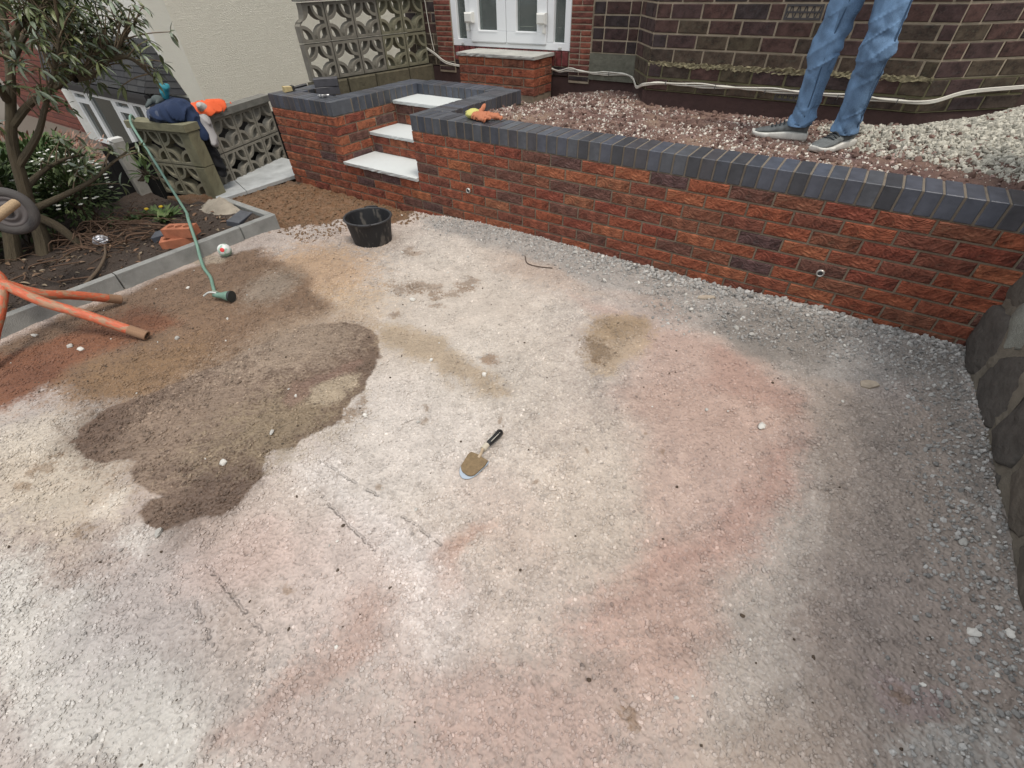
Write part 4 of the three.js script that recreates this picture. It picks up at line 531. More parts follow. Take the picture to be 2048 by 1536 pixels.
// ------------------------------------------------------------------ kerb and right-hand stone wall
const kerb = thing('kerb_edging', 'grey concrete kerb edging between garden bed and driveway', 'kerb');
const kerbM = M(0.33, 0.335, 0.32, 0.92, { map: rep(T_noise, 1.4), bumpMap: rep(T_grain, 2.5), bumpScale: 0.003 });
for (const [a, b] of [[0.885, 1.18], [1.186, 2.03], [2.036, 2.95], [2.956, 3.87]]) { const g = block(b - a, 0.2, 0.05, 0.004, 0.0008, rb); g.rotateY(Math.PI / 2); const m = part(kerb, 'kerb_stone', uvBox(g), kerbM); m.position.set(-0.738, -0.70 + OY + (rb() - 0.5) * 0.003, (a + b) / 2); }
{ const m = part(kerb, 'kerb_stone', uvBox(block(0.66, 0.2, 0.05, 0.004, 0.0008, rb)), kerbM); m.position.set(-1.122, -0.70 + OY, 0.935); }
{
  const sw = thing('stone_wall', 'dark rubble stone wall with thick pale mortar at the right edge', 'wall'), r = rng(33), FX = z => 3.645 + 0.07 * Math.max(z, 0);
  const seeds = []; for (let i = 0; i < 13; i++) for (let j = 0; j < 5; j++) seeds.push([-0.35 + (i + (j % 2) * 0.5 + (r() - 0.5) * 0.6) * 0.33, -0.13 + (j + (r() - 0.5) * 0.55) * 0.27]);
  const stM = [[.125, .11, .092], [.10, .09, .08], [.145, .125, .102], [.095, .084, .074]].map(c => M(...c, 0.9, { map: rep(T_noise, 2), bumpMap: rep(T_noise, 3), bumpScale: 0.02 })), paleS = M(0.34, 0.35, 0.31, 0.95, { map: rep(T_noise, 2), bumpMap: rep(T_grain, 2), bumpScale: 0.006 });
  for (const s of seeds) {
    let poly = [[s[0] - 0.4, s[1] - 0.4], [s[0] + 0.4, s[1] - 0.4], [s[0] + 0.4, s[1] + 0.4], [s[0] - 0.4, s[1] + 0.4]];
    for (const q of seeds) { if (q === s) continue; const mx = (s[0] + q[0]) / 2, my = (s[1] + q[1]) / 2, nx = q[0] - s[0], ny = q[1] - s[1], l = Math.hypot(nx, ny); if (l > 0.9) continue; const f = p => ((p[0] - mx) * nx + (p[1] - my) * ny) / l + 0.011; const out = []; for (let i = 0; i < poly.length; i++) { const a = poly[i], b = poly[(i + 1) % poly.length], fa = f(a), fb2 = f(b); if (fa <= 0) out.push(a); if (fa * fb2 < 0) { const t = fa / (fa - fb2); out.push([mix(a[0], b[0], t), mix(a[1], b[1], t)]); } } poly = out; if (poly.length < 3) break; }
    if (poly.length < 3) continue; const cx = poly.reduce((a, p) => a + p[0], 0) / poly.length, cy = poly.reduce((a, p) => a + p[1], 0) / poly.length;
    let ring = []; poly.forEach((p, i) => { const n = poly[(i + 1) % poly.length]; for (let k = 0; k < 4; k++) ring.push([mix(p[0], n[0], k / 4), mix(p[1], n[1], k / 4)]); });
    ring = ring.map(([a, b], i) => { const e = 0.965 + vn(a * 22, b * 22) * 0.035, dc = Math.hypot(a - cx, b - cy); return [cx + (a - cx) * e, cy + (b - cy) * e]; });
    const P = [], I = [], n = ring.length, bul = 0.012 + r() * 0.016, tilt = [(r() - 0.5) * 0.14, (r() - 0.5) * 0.1]; const put = (a, b, d) => { P.push(FX(a) - d - (d > 0.012 ? (a - cx) * tilt[0] + (b - cy) * tilt[1] + vn(a * 14, b * 14) * 0.009 + vn(a * 40, b * 40) * 0.004 : 0), b, a); };
    for (const [sc, d] of [[1, -0.03], [1, 0.004], [0.93, bul * 0.6], [0.62, bul * 0.95], [0.3, bul]]) ring.forEach(([a, b]) => put(cx + (a - cx) * sc, cy + (b - cy) * sc, d)); put(cx, cy, bul);
    for (let k = 0; k < 4; k++) for (let i = 0; i < n; i++) { const a = k * n + i, b = k * n + (i + 1) % n; I.push(a, a + n, b, b, a + n, b + n); } for (let i = 0; i < n; i++) I.push(4 * n + i, 5 * n, 4 * n + (i + 1) % n);
    const g = new THREE.BufferGeometry(); g.setAttribute('position', new THREE.Float32BufferAttribute(P, 3)); g.setIndex(I); g.setAttribute('uv', new THREE.Float32BufferAttribute(P.flatMap((_, i) => i % 3 === 0 ? [P[i + 2], P[i + 1]] : []), 2)); g.computeVertexNormals();
    part(sw, 'stone', g, cy > 0.26 && cy < 0.45 && cx > 0.0 && cx < 0.5 ? paleS : pick(stM, r));
  }
  const mg = new THREE.BoxGeometry(0.5, 1.45, 4.2, 2, 80, 200), p = mg.attributes.position; for (let i = 0; i < p.count; i++) { const z = p.getZ(i) + 1.6, y = p.getY(i) + 0.375; let x = p.getX(i) + 0.25; if (x < 0.01) x += vn(z * 18, y * 18) * 0.008 + vn(z * 50, y * 50) * 0.003 - 0.004; p.setXYZ(i, FX(z) + x, y, z); } mg.computeVertexNormals();
  part(sw, 'mortar', uvBox(mg), M(0.25, 0.22, 0.175, 0.97, { map: rep(T_noise, 2), bumpMap: rep(T_grain, 3), bumpScale: 0.005 }));
}

// ------------------------------------------------------------------ marching-cubes helper for soft shapes
function soft(sdf, lo, hi, n) {
  const mc = new MarchingCubes(n, new THREE.MeshBasicMaterial(), false, false, 160000); mc.isolation = 0; const f = mc.field, S = [0, 1, 2].map(k => (hi[k] - lo[k]) / n);
  for (let k = 0; k < n; k++) for (let j = 0; j < n; j++) for (let i = 0; i < n; i++) f[i + j * n + k * n * n] = -sdf(lo[0] + i * S[0], lo[1] + j * S[1], lo[2] + k * S[2]);
  mc.update(); const c = mc.count, P = new Float32Array(c * 3); for (let i = 0; i < c * 3; i++) { const a = i % 3; P[i] = lo[a] + (mc.positionArray[i] + 1) / 2 * (hi[a] - lo[a]); }
  const key = new Map(), out = [], idx = []; for (let i = 0; i < c; i++) { const q = Math.round(P[i * 3] * 2e4) + ',' + Math.round(P[i * 3 + 1] * 2e4) + ',' + Math.round(P[i * 3 + 2] * 2e4); let v = key.get(q); if (v === undefined) { v = out.length / 3; key.set(q, v); out.push(P[i * 3], P[i * 3 + 1], P[i * 3 + 2]); } idx.push(v); }
  const I = []; for (let i = 0; i < idx.length; i += 3) if (idx[i] !== idx[i + 1] && idx[i + 1] !== idx[i + 2] && idx[i] !== idx[i + 2]) I.push(idx[i], idx[i + 1], idx[i + 2]);
  const g = new THREE.BufferGeometry(); g.setAttribute('position', new THREE.Float32BufferAttribute(out, 3)); g.setIndex(I); g.computeVertexNormals();
  const uv = new Float32Array(out.length / 3 * 2); for (let i = 0; i < out.length / 3; i++) { uv[i * 2] = out[i * 3] + out[i * 3 + 2] * 0.7; uv[i * 2 + 1] = out[i * 3 + 1]; } g.setAttribute('uv', new THREE.BufferAttribute(uv, 2)); return g;
}
const cap = (x, y, z, a, b, r1, r2) => { const ex = b[0] - a[0], ey = b[1] - a[1], ez = b[2] - a[2], wx = x - a[0], wy = y - a[1], wz = z - a[2], t = clamp((wx * ex + wy * ey + wz * ez) / (ex * ex + ey * ey + ez * ez)), dx = wx - ex * t, dy = wy - ey * t, dz = wz - ez * t; return Math.sqrt(dx * dx + dy * dy + dz * dz) - mix(r1, r2, t); };
const elp = (x, y, z, c, r) => { const a = (x - c[0]) / r[0], b = (y - c[1]) / r[1], d = (z - c[2]) / r[2], k = Math.sqrt(a * a + b * b + d * d); return (k - 1) * Math.min(...r); };
const smin = (a, b, k) => { const h = clamp(0.5 + 0.5 * (b - a) / k); return mix(b, a, h) - k * h * (1 - h); };

// ------------------------------------------------------------------ things lying about
{ const x = 0.07, z = 0.635, t = thing('rubber_tub', 'black rubber builders tub standing by the brown earth', 'tub', x, H(x, z) - 0.002, z); const bm = M(1, 1, 1, 0.6, { side: 2, map: tex(256, 256, (i, j) => { const x = i / 256, y = j / 256, d = sst(0.10, 0.5, fbm(x * 22, y * 12, 4) * 0.8 + fbm(x * 80, y * 60, 2) * 0.5) * 0.55; return [mix(0.013, 0.16, d), mix(0.014, 0.145, d), mix(0.016, 0.125, d)]; }, true), bumpMap: rep(T_noise, 3), bumpScale: 0.003 });
  const body = new THREE.LatheGeometry([[0, 0.006], [0.12, 0.006], [0.132, 0.012], [0.16, 0.185], [0.163, 0.19], [0.168, 0.186], [0.165, 0.178], [0.139, 0.004], [0.132, 0], [0, 0]].map(p => new THREE.Vector2(...p)), 48); const p = body.attributes.position; for (let i = 0; i < p.count; i++) { const k = 1 + 0.03 * p.getY(i) / 0.2; p.setXYZ(i, p.getX(i) * k, p.getY(i), p.getZ(i) / k); } body.computeVertexNormals(); part(t, 'body', body, bm);
  part(t, 'rim', new THREE.TorusGeometry(0.1695, 0.0085, 8, 56).rotateX(Math.PI / 2).scale(1.03, 0.8, 0.97).translate(0, 0.19, 0), M(0.03, 0.031, 0.034, 0.5));
  for (const a of [0.65, 0.65 + Math.PI]) { const l = part(t, 'lug', new THREE.TorusGeometry(0.045, 0.009, 8, 16, Math.PI).rotateX(-Math.PI / 2), M(0.02, 0.02, 0.022, 0.5)); l.position.set(Math.sin(a) * 0.172, 0.192, Math.cos(a) * 0.165); l.rotation.y = a + Math.PI; l.scale.set(1, 1, 0.45); } }
{ const t = thing('trowel', 'small mud-caked trowel with black handle lying on the driveway', 'trowel', 2.043, H(2.04, 1.85) + 0.006, 1.86, 0.02); // local: blade towards +z
  const s = new THREE.Shape(); s.moveTo(-0.012, -0.0); s.lineTo(-0.044, 0.004); s.quadraticCurveTo(-0.05, 0.012, -0.047, 0.025); s.lineTo(-0.040, 0.075); s.quadraticCurveTo(-0.03, 0.113, 0, 0.118); s.quadraticCurveTo(0.03, 0.113, 0.040, 0.075); s.lineTo(0.047, 0.025); s.quadraticCurveTo(0.05, 0.012, 0.044, 0.004); s.lineTo(0.012, 0); s.closePath();
  const bg = new THREE.ExtrudeGeometry(s, { depth: 0.0016, bevelEnabled: true, bevelSize: 0.0008, bevelThickness: 0.0008, bevelSegments: 1, curveSegments: 10 }); bg.rotateX(Math.PI / 2); const b = part(t, 'blade', bg, M(0.42, 0.47, 0.52, 0.35, { metalness: 0.85 })); b.position.set(0, 0.012, 0.0); b.rotation.x = 0.10;
  const ms = new THREE.Shape(); ms.moveTo(-0.013, 0.002); ms.lineTo(-0.041, 0.006); ms.quadraticCurveTo(-0.046, 0.02, -0.043, 0.03); ms.lineTo(-0.036, 0.078); ms.quadraticCurveTo(-0.022, 0.097, -0.006, 0.096); ms.quadraticCurveTo(0.02, 0.103, 0.032, 0.082); ms.lineTo(0.042, 0.03); ms.lineTo(0.04, 0.006); ms.closePath();
  const mg = new THREE.ExtrudeGeometry(ms, { depth: 0.003, bevelEnabled: true, bevelSize: 0.002, bevelThickness: 0.002, bevelSegments: 2 }); mg.rotateX(Math.PI / 2); const mud = part(b, 'mud', uvBox(mg), M(0.235, 0.165, 0.09, 0.95, { map: rep(T_noise, 12), bumpMap: rep(T_noise, 16), bumpScale: 0.003 }), 'brown mud caked on the blade'); mud.position.y = 0.0045;
  part(t, 'tang', tube([[0, 0.014, 0.012], [0, 0.022, -0.006], [0, 0.036, -0.02], [0, 0.036, -0.045]], 0.0065, 14, 8), M(0.42, 0.33, 0.23, 0.9));
  part(t, 'ferrule', new THREE.CylinderGeometry(0.0135, 0.0115, 0.03, 16).rotateX(Math.PI / 2).translate(0, 0.033, -0.035), M(0.5, 0.45, 0.36, 0.8));
  const h = part(t, 'handle', new THREE.LatheGeometry([[0, 0.098], [0.011, 0.097], [0.0155, 0.09], [0.0165, 0.07], [0.015, 0.045], [0.0135, 0.02], [0.0115, 0.003], [0.01, 0]].map(p => new THREE.Vector2(...p)), 20).rotateX(-Math.PI / 2).translate(0, 0.033, -0.048), M(0.012, 0.012, 0.013, 0.4)); h.rotation.x = -0.10; h.position.y = 0.002;
  for (const a of [-0.55, 0.55]) part(h, 'grip_line', box(-0.0012, 0.0012, 0.0142, 0.0162, -0.125, -0.062).rotateZ(a).translate(0, 0.033, 0), M(0.5, 0.48, 0.42, 0.7)); }
{ const hs = thing('garden_hose', 'pale green garden hose hung over the screen and ending in a spray gun', 'hose'); const gm = M(0.17, 0.30, 0.235, 0.6, { map: rep(T_noise, 6, 2) });
  const y = (x, z) => H(x, z) + 0.009;
  part(hs, 'pipe', tube([[-2.95, -0.5 + OY, 0.72], [-2.90, -0.18 + OY, 0.76], [-2.83, -0.135 + OY, 0.80], [-2.74, -0.15 + OY, 0.85], [-2.66, -0.20 + OY, 0.885], [-2.25, -0.345 + OY, 1.0], [-1.8, -0.50 + OY, 1.13], [-1.42, -0.60 + OY, 1.24], [-1.2, -0.545 + OY, 1.315], [-0.99, -0.488 + OY, 1.392], [-0.85, -0.486 + OY, 1.45], [-0.765, -0.56 + OY, 1.495], [-0.72, -0.605 + OY, 1.52], [-0.64, -0.655 + OY, 1.565], [-0.55, y(-0.55, 1.6) + 0.004, 1.605], [-0.40, y(-0.4, 1.64), 1.645], [-0.27, y(-0.27, 1.69), 1.70], [-0.185, y(-0.2, 1.73) + 0.006, 1.735], [-0.14, y(-0.14, 1.745) + 0.02, 1.752]], 0.0105, 160, 10), gm);
  const n = part(hs, 'spray_gun', tube([[-0.155, 0.026 + H(-0.15, 1.74), 1.75], [-0.10, 0.04 + H(-0.1, 1.75), 1.757], [-0.07, 0.045 + H(-0.07, 1.755), 1.762]], 0.0135, 12, 10), M(0.26, 0.30, 0.24, 0.5));
  const hy = H(-0.05, 1.75); part(hs, 'spray_head', (() => { const g = new THREE.LatheGeometry([[0.0, -0.06], [0.014, -0.058], [0.017, -0.03], [0.019, 0.0], [0.026, 0.02], [0.031, 0.045], [0.031, 0.055], [0.0, 0.055]].map(p => new THREE.Vector2(...p)), 20); g.rotateZ(-Math.PI / 2); g.rotateY(0.42); g.translate(-0.045, 0.038 + hy, 1.752); return g; })(), gm);
  part(hs, 'head_ring', new THREE.CylinderGeometry(0.034, 0.034, 0.014, 20).rotateZ(Math.PI / 2).rotateY(0.42).translate(0.012, 0.038 + hy, 1.727), M(0.02, 0.025, 0.025, 0.5)); part(hs, 'trigger', tube([[-0.075, 0.052 + hy, 1.765], [-0.105, 0.06 + hy, 1.79], [-0.145, 0.035 + hy, 1.815]], 0.006, 12, 6), M(0.5, 0.52, 0.5, 0.4)); }
{ const t = thing('toy_ball', 'small scuffed white and green ball with a red spot', 'ball', -0.60, H(-0.6, 1.41) + 0.043, 1.41); const g = new THREE.SphereGeometry(0.045, 28, 20), p = g.attributes.position, C = []; for (let i = 0; i < p.count; i++) { const x = p.getX(i), y = p.getY(i), z = p.getZ(i), d = 1 + vn(x * 60, y * 60 + z * 40) * 0.03; p.setXYZ(i, x * d, y * d, z * d); const gq = vn(x * 70 + 3, y * 50 + z * 60) > 0.1 || y < -0.012; C.push(...(gq ? [0.30, 0.45, 0.36] : [0.68, 0.7, 0.68])); } g.setAttribute('color', new THREE.Float32BufferAttribute(C, 3)); g.computeVertexNormals(); part(t, 'shell', g, M(1, 1, 1, 0.4, { vertexColors: true })); const d = part(t, 'spot', new THREE.SphereGeometry(0.0465, 20, 12, 0, 6.3, 0, 0.33), M(0.6, 0.03, 0.03, 0.4)); d.rotation.set(0.9, 0, -0.75); }
const clay = M(0.44, 0.16, 0.085, 0.9, { map: rep(T_noise, 3) });
function holedBrick() { const s = new THREE.Shape(); s.moveTo(-0.1075, -0.051); s.lineTo(0.1075, -0.051); s.lineTo(0.1075, 0.051); s.lineTo(-0.1075, 0.051); s.closePath(); for (const x of [-0.062, 0, 0.062]) { const h = new THREE.Path(); for (let q = 0; q < 12; q++) { const a = -q / 12 * 6.28318, X = x + 0.025 * Math.cos(a), Y = 0.022 * Math.sin(a); if (q) h.lineTo(X, Y); else h.moveTo(X, Y); } h.closePath(); s.holes.push(h); } const g = new THREE.ExtrudeGeometry(s, { depth: 0.064, bevelEnabled: false }); g.rotateX(-Math.PI / 2); return uvBox(g); }
const hb = holedBrick();
{ const sy = soilH(-0.95, 1.5); const a = solo('loose_brick', hb, clay, 'lower orange perforated brick of the pair in the garden bed', 'brick', 'loose bricks'); a.position.set(-0.94, sy - 0.008, 1.54); a.rotation.set(0.05, 0.95, 0); const b = solo('loose_brick', hb, clay, 'upper orange perforated brick of the pair in the garden bed', 'brick', 'loose bricks'); b.position.set(-0.925, sy + 0.058, 1.50); b.rotation.set(0.02, 0.52, 0.03); const c = solo('loose_brick', uvBox(block(0.215, 0.065, 0.1025, 0.003)), blueM[1], 'dark blue brick tucked behind the orange pair', 'brick', 'loose bricks'); c.position.set(-1.07, sy + 0.02, 1.56); c.rotation.set(0.1, 0.8, 0.1);
  const d = solo('loose_brick', uvBox(block(0.065, 0.215, 0.1025, 0.003).rotateX(-Math.PI / 2)), blueM[0], 'dark blue brick lying flat inside the kerb corner', 'brick', 'loose bricks'); d.position.set(-0.95, soilH(-0.93, 1.14) + 0.03, 1.06); d.rotation.set(0.0, 0.55, -0.2); d.scale.x = 1.5;
  for (const [y, ry, lab] of [[-0.085, 0.32, 'lower blue brick of the stack on the planter'], [-0.018, 0.25, 'upper blue brick of the stack on the planter']]) { const m = solo('loose_brick', uvBox(block(0.215, 0.065, 0.1025, 0.003)), blueM[3], lab, 'brick', 'loose bricks'); m.position.set(-1.44, y + 0.07 + OY, -0.40); m.rotation.y = 0.62 + ry; }
  const e = solo('loose_brick', uvBox(block(0.15, 0.05, 0.09, 0.008, 0.003, rb)), M(0.40, 0.20, 0.10, 0.95, { map: rep(T_noise, 3) }), 'broken orange brick piece behind the rear coping', 'brick', 'loose bricks'); e.position.set(-0.27, terrH(-0.27, -1.36) + 0.03, -1.33); e.rotation.set(0.05, 0.2, -0.1); }
{ const t = thing('brush', 'cream bristled brush with black handle on the planter coping', 'brush', -1.66, 0.002 + OY, -0.19, -0.35); const g = new THREE.BoxGeometry(0.07, 0.035, 0.075, 10, 4, 8), p = g.attributes.position; for (let i = 0; i < p.count; i++) { const z = p.getZ(i), f = clamp(z / 0.075 + 0.5); p.setXYZ(i, p.getX(i) * (0.85 + f * 0.25) + vn(z * 60, p.getX(i) * 90) * 0.003, p.getY(i) * (0.9 + f * 0.3), z + vn(p.getX(i) * 150, p.getY(i) * 150) * 0.004 * f); } g.computeVertexNormals(); part(t, 'bristles', g, M(0.62, 0.50, 0.26, 0.95, { bumpMap: rep(T_grain, 4), bumpScale: 0.004 })).position.set(0, 0.022, 0.05); part(t, 'ferrule', block(0.078, 0.036, 0.022, 0.003), M(0.02, 0.02, 0.02, 0.5)).position.set(0, 0.024, 0.016); part(t, 'handle', taper([[0, 0.024, -0.005], [0, 0.03, -0.06], [0, 0.036, -0.13]], [0.011, 0.013, 0.011], 10), M(0.012, 0.012, 0.014, 0.4)); }
{ const t = thing('metal_clip', 'small silver metal clip on the planter coping corner', 'clip', -1.13, 0.003 + OY, -0.12, 0.9); const sm = M(0.6, 0.6, 0.6, 0.3, { metalness: 0.9 }); part(t, 'jaw', block(0.09, 0.018, 0.014, 0.004).translate(0, 0.01, 0), sm); part(t, 'jaw', block(0.06, 0.016, 0.012, 0.004).rotateY(0.8).translate(0.01, 0.012, 0.015), sm); part(t, 'pivot', new THREE.TorusGeometry(0.015, 0.004, 6, 14).rotateX(1.2).translate(-0.035, 0.016, 0.01), sm); }
{ // pair of work gloves, one thing: yellow cuff and orange rubber palm and fingers
  const t = thing('work_glove', 'crumpled orange rubber work glove with yellow cuff on the coping', 'glove', 0, OY, 0); const fing = [[[0.60, 0.024, -0.09], [0.665, 0.02, -0.05]], [[0.62, 0.03, -0.11], [0.70, 0.028, -0.075]], [[0.62, 0.034, -0.13], [0.745, 0.02, -0.15]], [[0.61, 0.03, -0.15], [0.70, 0.03, -0.165]], [[0.55, 0.03, -0.16], [0.535, 0.065, -0.23]]];
  part(t, 'palm_and_fingers', soft((x, y, z) => { let d = elp(x, y, z, [0.585, 0.025, -0.12], [0.07, 0.026, 0.055]); for (const [a, b] of fing) d = smin(d, cap(x, y, z, a, b, 0.016, 0.013), 0.012); return d + vn(x * 70, z * 70 + y * 60) * 0.006; }, [0.48, -0.004, -0.27], [0.78, 0.11, -0.01], 52), M(0.42, 0.155, 0.08, 0.85));
  part(t, 'cuff', soft((x, y, z) => { const o = elp(x, y, z, [0.505, 0.028, -0.14], [0.055, 0.030, 0.06]), i = elp(x, y, z, [0.475, 0.028, -0.145], [0.05, 0.022, 0.05]); return Math.max(o, -i) + vn(x * 80, z * 80) * 0.002; }, [0.43, -0.006, -0.22], [0.58, 0.07, -0.06], 40), M(0.52, 0.50, 0.16, 0.9)); }
{ // clothes thrown over the corner of the low screen
  const fold2 = (x, y, z, s) => (Math.abs(Math.sin(x * 19 + y * 30 + z * 14 + vn(x * 8, z * 8) * 3)) - 0.5) * 0.016 * s + vn(x * 22 + y * 20, z * 22) * 0.012 * s; const by = -0.17 + OY;
  const j = thing('jacket', 'navy blue jacket with grey sleeve heaped on the corner of the low screen', 'jacket');
  part(j, 'shell', soft((x, y, z) => { let d = elp(x, y, z, [-2.50, by + 0.045, 0.56], [0.20, 0.10, 0.17]); d = smin(d, cap(x, y, z, [-2.40, by + 0.07, 0.50], [-2.25, by - 0.12, 0.50], 0.075, 0.05), 0.05); d = smin(d, elp(x, y, z, [-2.62, by + 0.06, 0.50], [0.13, 0.09, 0.12]), 0.04); return d + fold2(x, y, z, 1); }, [-2.85, by - 0.25, 0.28], [-2.12, by + 0.24, 0.82], 64), M(0.009, 0.022, 0.062, 0.9));
  part(j, 'grey_panel', soft((x, y, z) => elp(x, y, z, [-2.56, by + 0.035, 0.66], [0.17, 0.065, 0.09]) + fold2(x, y, z + 1, 0.8), [-2.8, by - 0.06, 0.52], [-2.32, by + 0.14, 0.8], 48), M(0.05, 0.063, 0.10, 0.9), 'grey blue panel of the jacket');
  part(j, 'lining', soft((x, y, z) => smin(cap(x, y, z, [-2.33, by - 0.02, 0.40], [-2.19, by - 0.20, 0.46], 0.05, 0.028), cap(x, y, z, [-2.28, by - 0.04, 0.42], [-2.22, by - 0.2, 0.44], 0.045, 0.03), 0.03) + fold2(x, y, z, 0.6), [-2.45, by - 0.28, 0.32], [-2.1, by + 0.08, 0.56], 48), M(0.32, 0.31, 0.31, 0.9), 'pale grey lining hanging out');
  const tr = thing('dark_trousers', 'black trousers hanging down behind the pilaster from the screen corner', 'trousers'); part(tr, 'leg', soft((x, y, z) => cap(x, y, z, [-2.34, by - 0.06, 0.47], [-2.30, by - 0.45, 0.46], 0.06, 0.055) + fold2(x, y, z, 1), [-2.45, by - 0.56, 0.34], [-2.18, by + 0.06, 0.6], 44), M(0.008, 0.009, 0.012, 0.9)); part(tr, 'waistband', soft((x, y, z) => elp(x, y, z, [-2.36, by - 0.02, 0.46], [0.08, 0.04, 0.08]), [-2.48, by - 0.1, 0.34], [-2.24, by + 0.06, 0.58], 24), M(0.012, 0.013, 0.016, 0.9));
  const v = thing('orange_vest', 'bright orange work top with grey band on the low screen coping', 'vest'); part(v, 'cloth', soft((x, y, z) => smin(elp(x, y, z, [-2.68, by + 0.015, 0.16], [0.13, 0.045, 0.17]), elp(x, y, z, [-2.57, by + 0.01, 0.26], [0.12, 0.045, 0.11]), 0.04) + fold2(x, y, z, 1.2), [-2.92, by - 0.07, -0.1], [-2.4, by + 0.16, 0.42], 56), M(0.66, 0.10, 0.025, 0.8)); part(v, 'band', soft((x, y, z) => elp(x, y, z, [-2.52, by + 0.045, 0.29], [0.05, 0.045, 0.05]) + fold2(x, y, z, 0.6), [-2.6, by - 0.02, 0.2], [-2.43, by + 0.11, 0.38], 28), M(0.4, 0.4, 0.38, 0.5));
  const g = thing('teal_glove', 'teal and black work glove standing on top of the heaped jacket', 'glove'); part(g, 'cuff', soft((x, y, z) => { const a = cap(x, y, z, [-2.62, by + 0.16, 0.52], [-2.60, by + 0.235, 0.50], 0.03, 0.046), b = cap(x, y, z, [-2.61, by + 0.20, 0.51], [-2.595, by + 0.29, 0.49], 0.022, 0.038); return Math.max(a, -b) + fold2(x, y, z, 0.3); }, [-2.7, by + 0.1, 0.42], [-2.52, by + 0.29, 0.6], 36), M(0.03, 0.25, 0.32, 0.7)); part(g, 'palm_and_fingers', soft((x, y, z) => { let d = elp(x, y, z, [-2.66, by + 0.14, 0.58], [0.06, 0.04, 0.05]); for (let k = 0; k < 4; k++) d = smin(d, cap(x, y, z, [-2.68, by + 0.14, 0.60], [-2.71 - k * 0.014, by + 0.10 + k * 0.012, 0.68 - k * 0.02], 0.015, 0.012), 0.012); d = smin(d, cap(x, y, z, [-2.63, by + 0.14, 0.58], [-2.58, by + 0.13, 0.63], 0.015, 0.012), 0.012); return d; }, [-2.8, by + 0.04, 0.48], [-2.52, by + 0.22, 0.74], 44), M(0.06, 0.075, 0.075, 0.85)); }
{ const t = thing('foil_ball', 'crumpled silver foil ball on the dark garden soil', 'foil', -1.40, soilH(-1.4, 1.86) + 0.03, 1.86); const g = new THREE.IcosahedronGeometry(0.05, 4), p = g.attributes.position; for (let i = 0; i < p.count; i++) { const x = p.getX(i), y = p.getY(i), z = p.getZ(i), d = 1 + (Math.abs(vn(x * 45, y * 45 + z * 30)) + Math.abs(vn(z * 60 + 9, x * 60 - y * 50))) * 0.22 - 0.2; p.setXYZ(i, x * d, y * d * 0.75, z * d); } g.computeVertexNormals(); part(t, 'wad', g, M(0.55, 0.56, 0.6, 0.35, { metalness: 0.6 })); part(t, 'loose_corner', block(0.03, 0.02, 0.002, 0.001, 0.003, rb).rotateX(0.8).translate(0.02, 0.03, 0.02), M(0.55, 0.56, 0.6, 0.35, { metalness: 0.6 })); }
for (const [x, z, w, l, lab] of [[2.43, 0.17, 0.10, 0.035, 'flat beige stone chip near the foot of the brick wall'], [3.28, 0.55, 0.075, 0.05, 'flat beige stone chip standing out on the grey gravel']]) { const s = new THREE.Shape([[-w / 2, -l * 0.3], [-w * 0.1, -l / 2], [w / 2, -l * 0.1], [w * 0.4, l * 0.35], [-w * 0.05, l / 2], [-w * 0.4, l * 0.3]].map(p => new THREE.Vector2(...p))); const g = new THREE.ExtrudeGeometry(s, { depth: 0.008, bevelEnabled: true, bevelSize: 0.002, bevelThickness: 0.002, bevelSegments: 1 }); g.rotateX(-Math.PI / 2); const m = solo('stone_chip', uvBox(g), M(0.45, 0.38, 0.30, 0.95, { map: rep(T_noise, 4) }), lab, 'stone', 'flat stone chips'); m.position.set(x, H(x, z) + 0.004, z); m.rotation.set(0.08, 0.4, 0.06); }
{ const t = solo('dry_root', tube([[1.22, H(1.22, 0.29) + 0.006, 0.28], [1.29, H(1.29, 0.35) + 0.006, 0.36], [1.38, H(1.38, 0.36) + 0.008, 0.365], [1.47, H(1.47, 0.33) + 0.006, 0.33]], 0.0035, 20, 5), M(0.09, 0.065, 0.05, 0.95), 'thin curved dry root lying on the pale driveway', 'root'); }
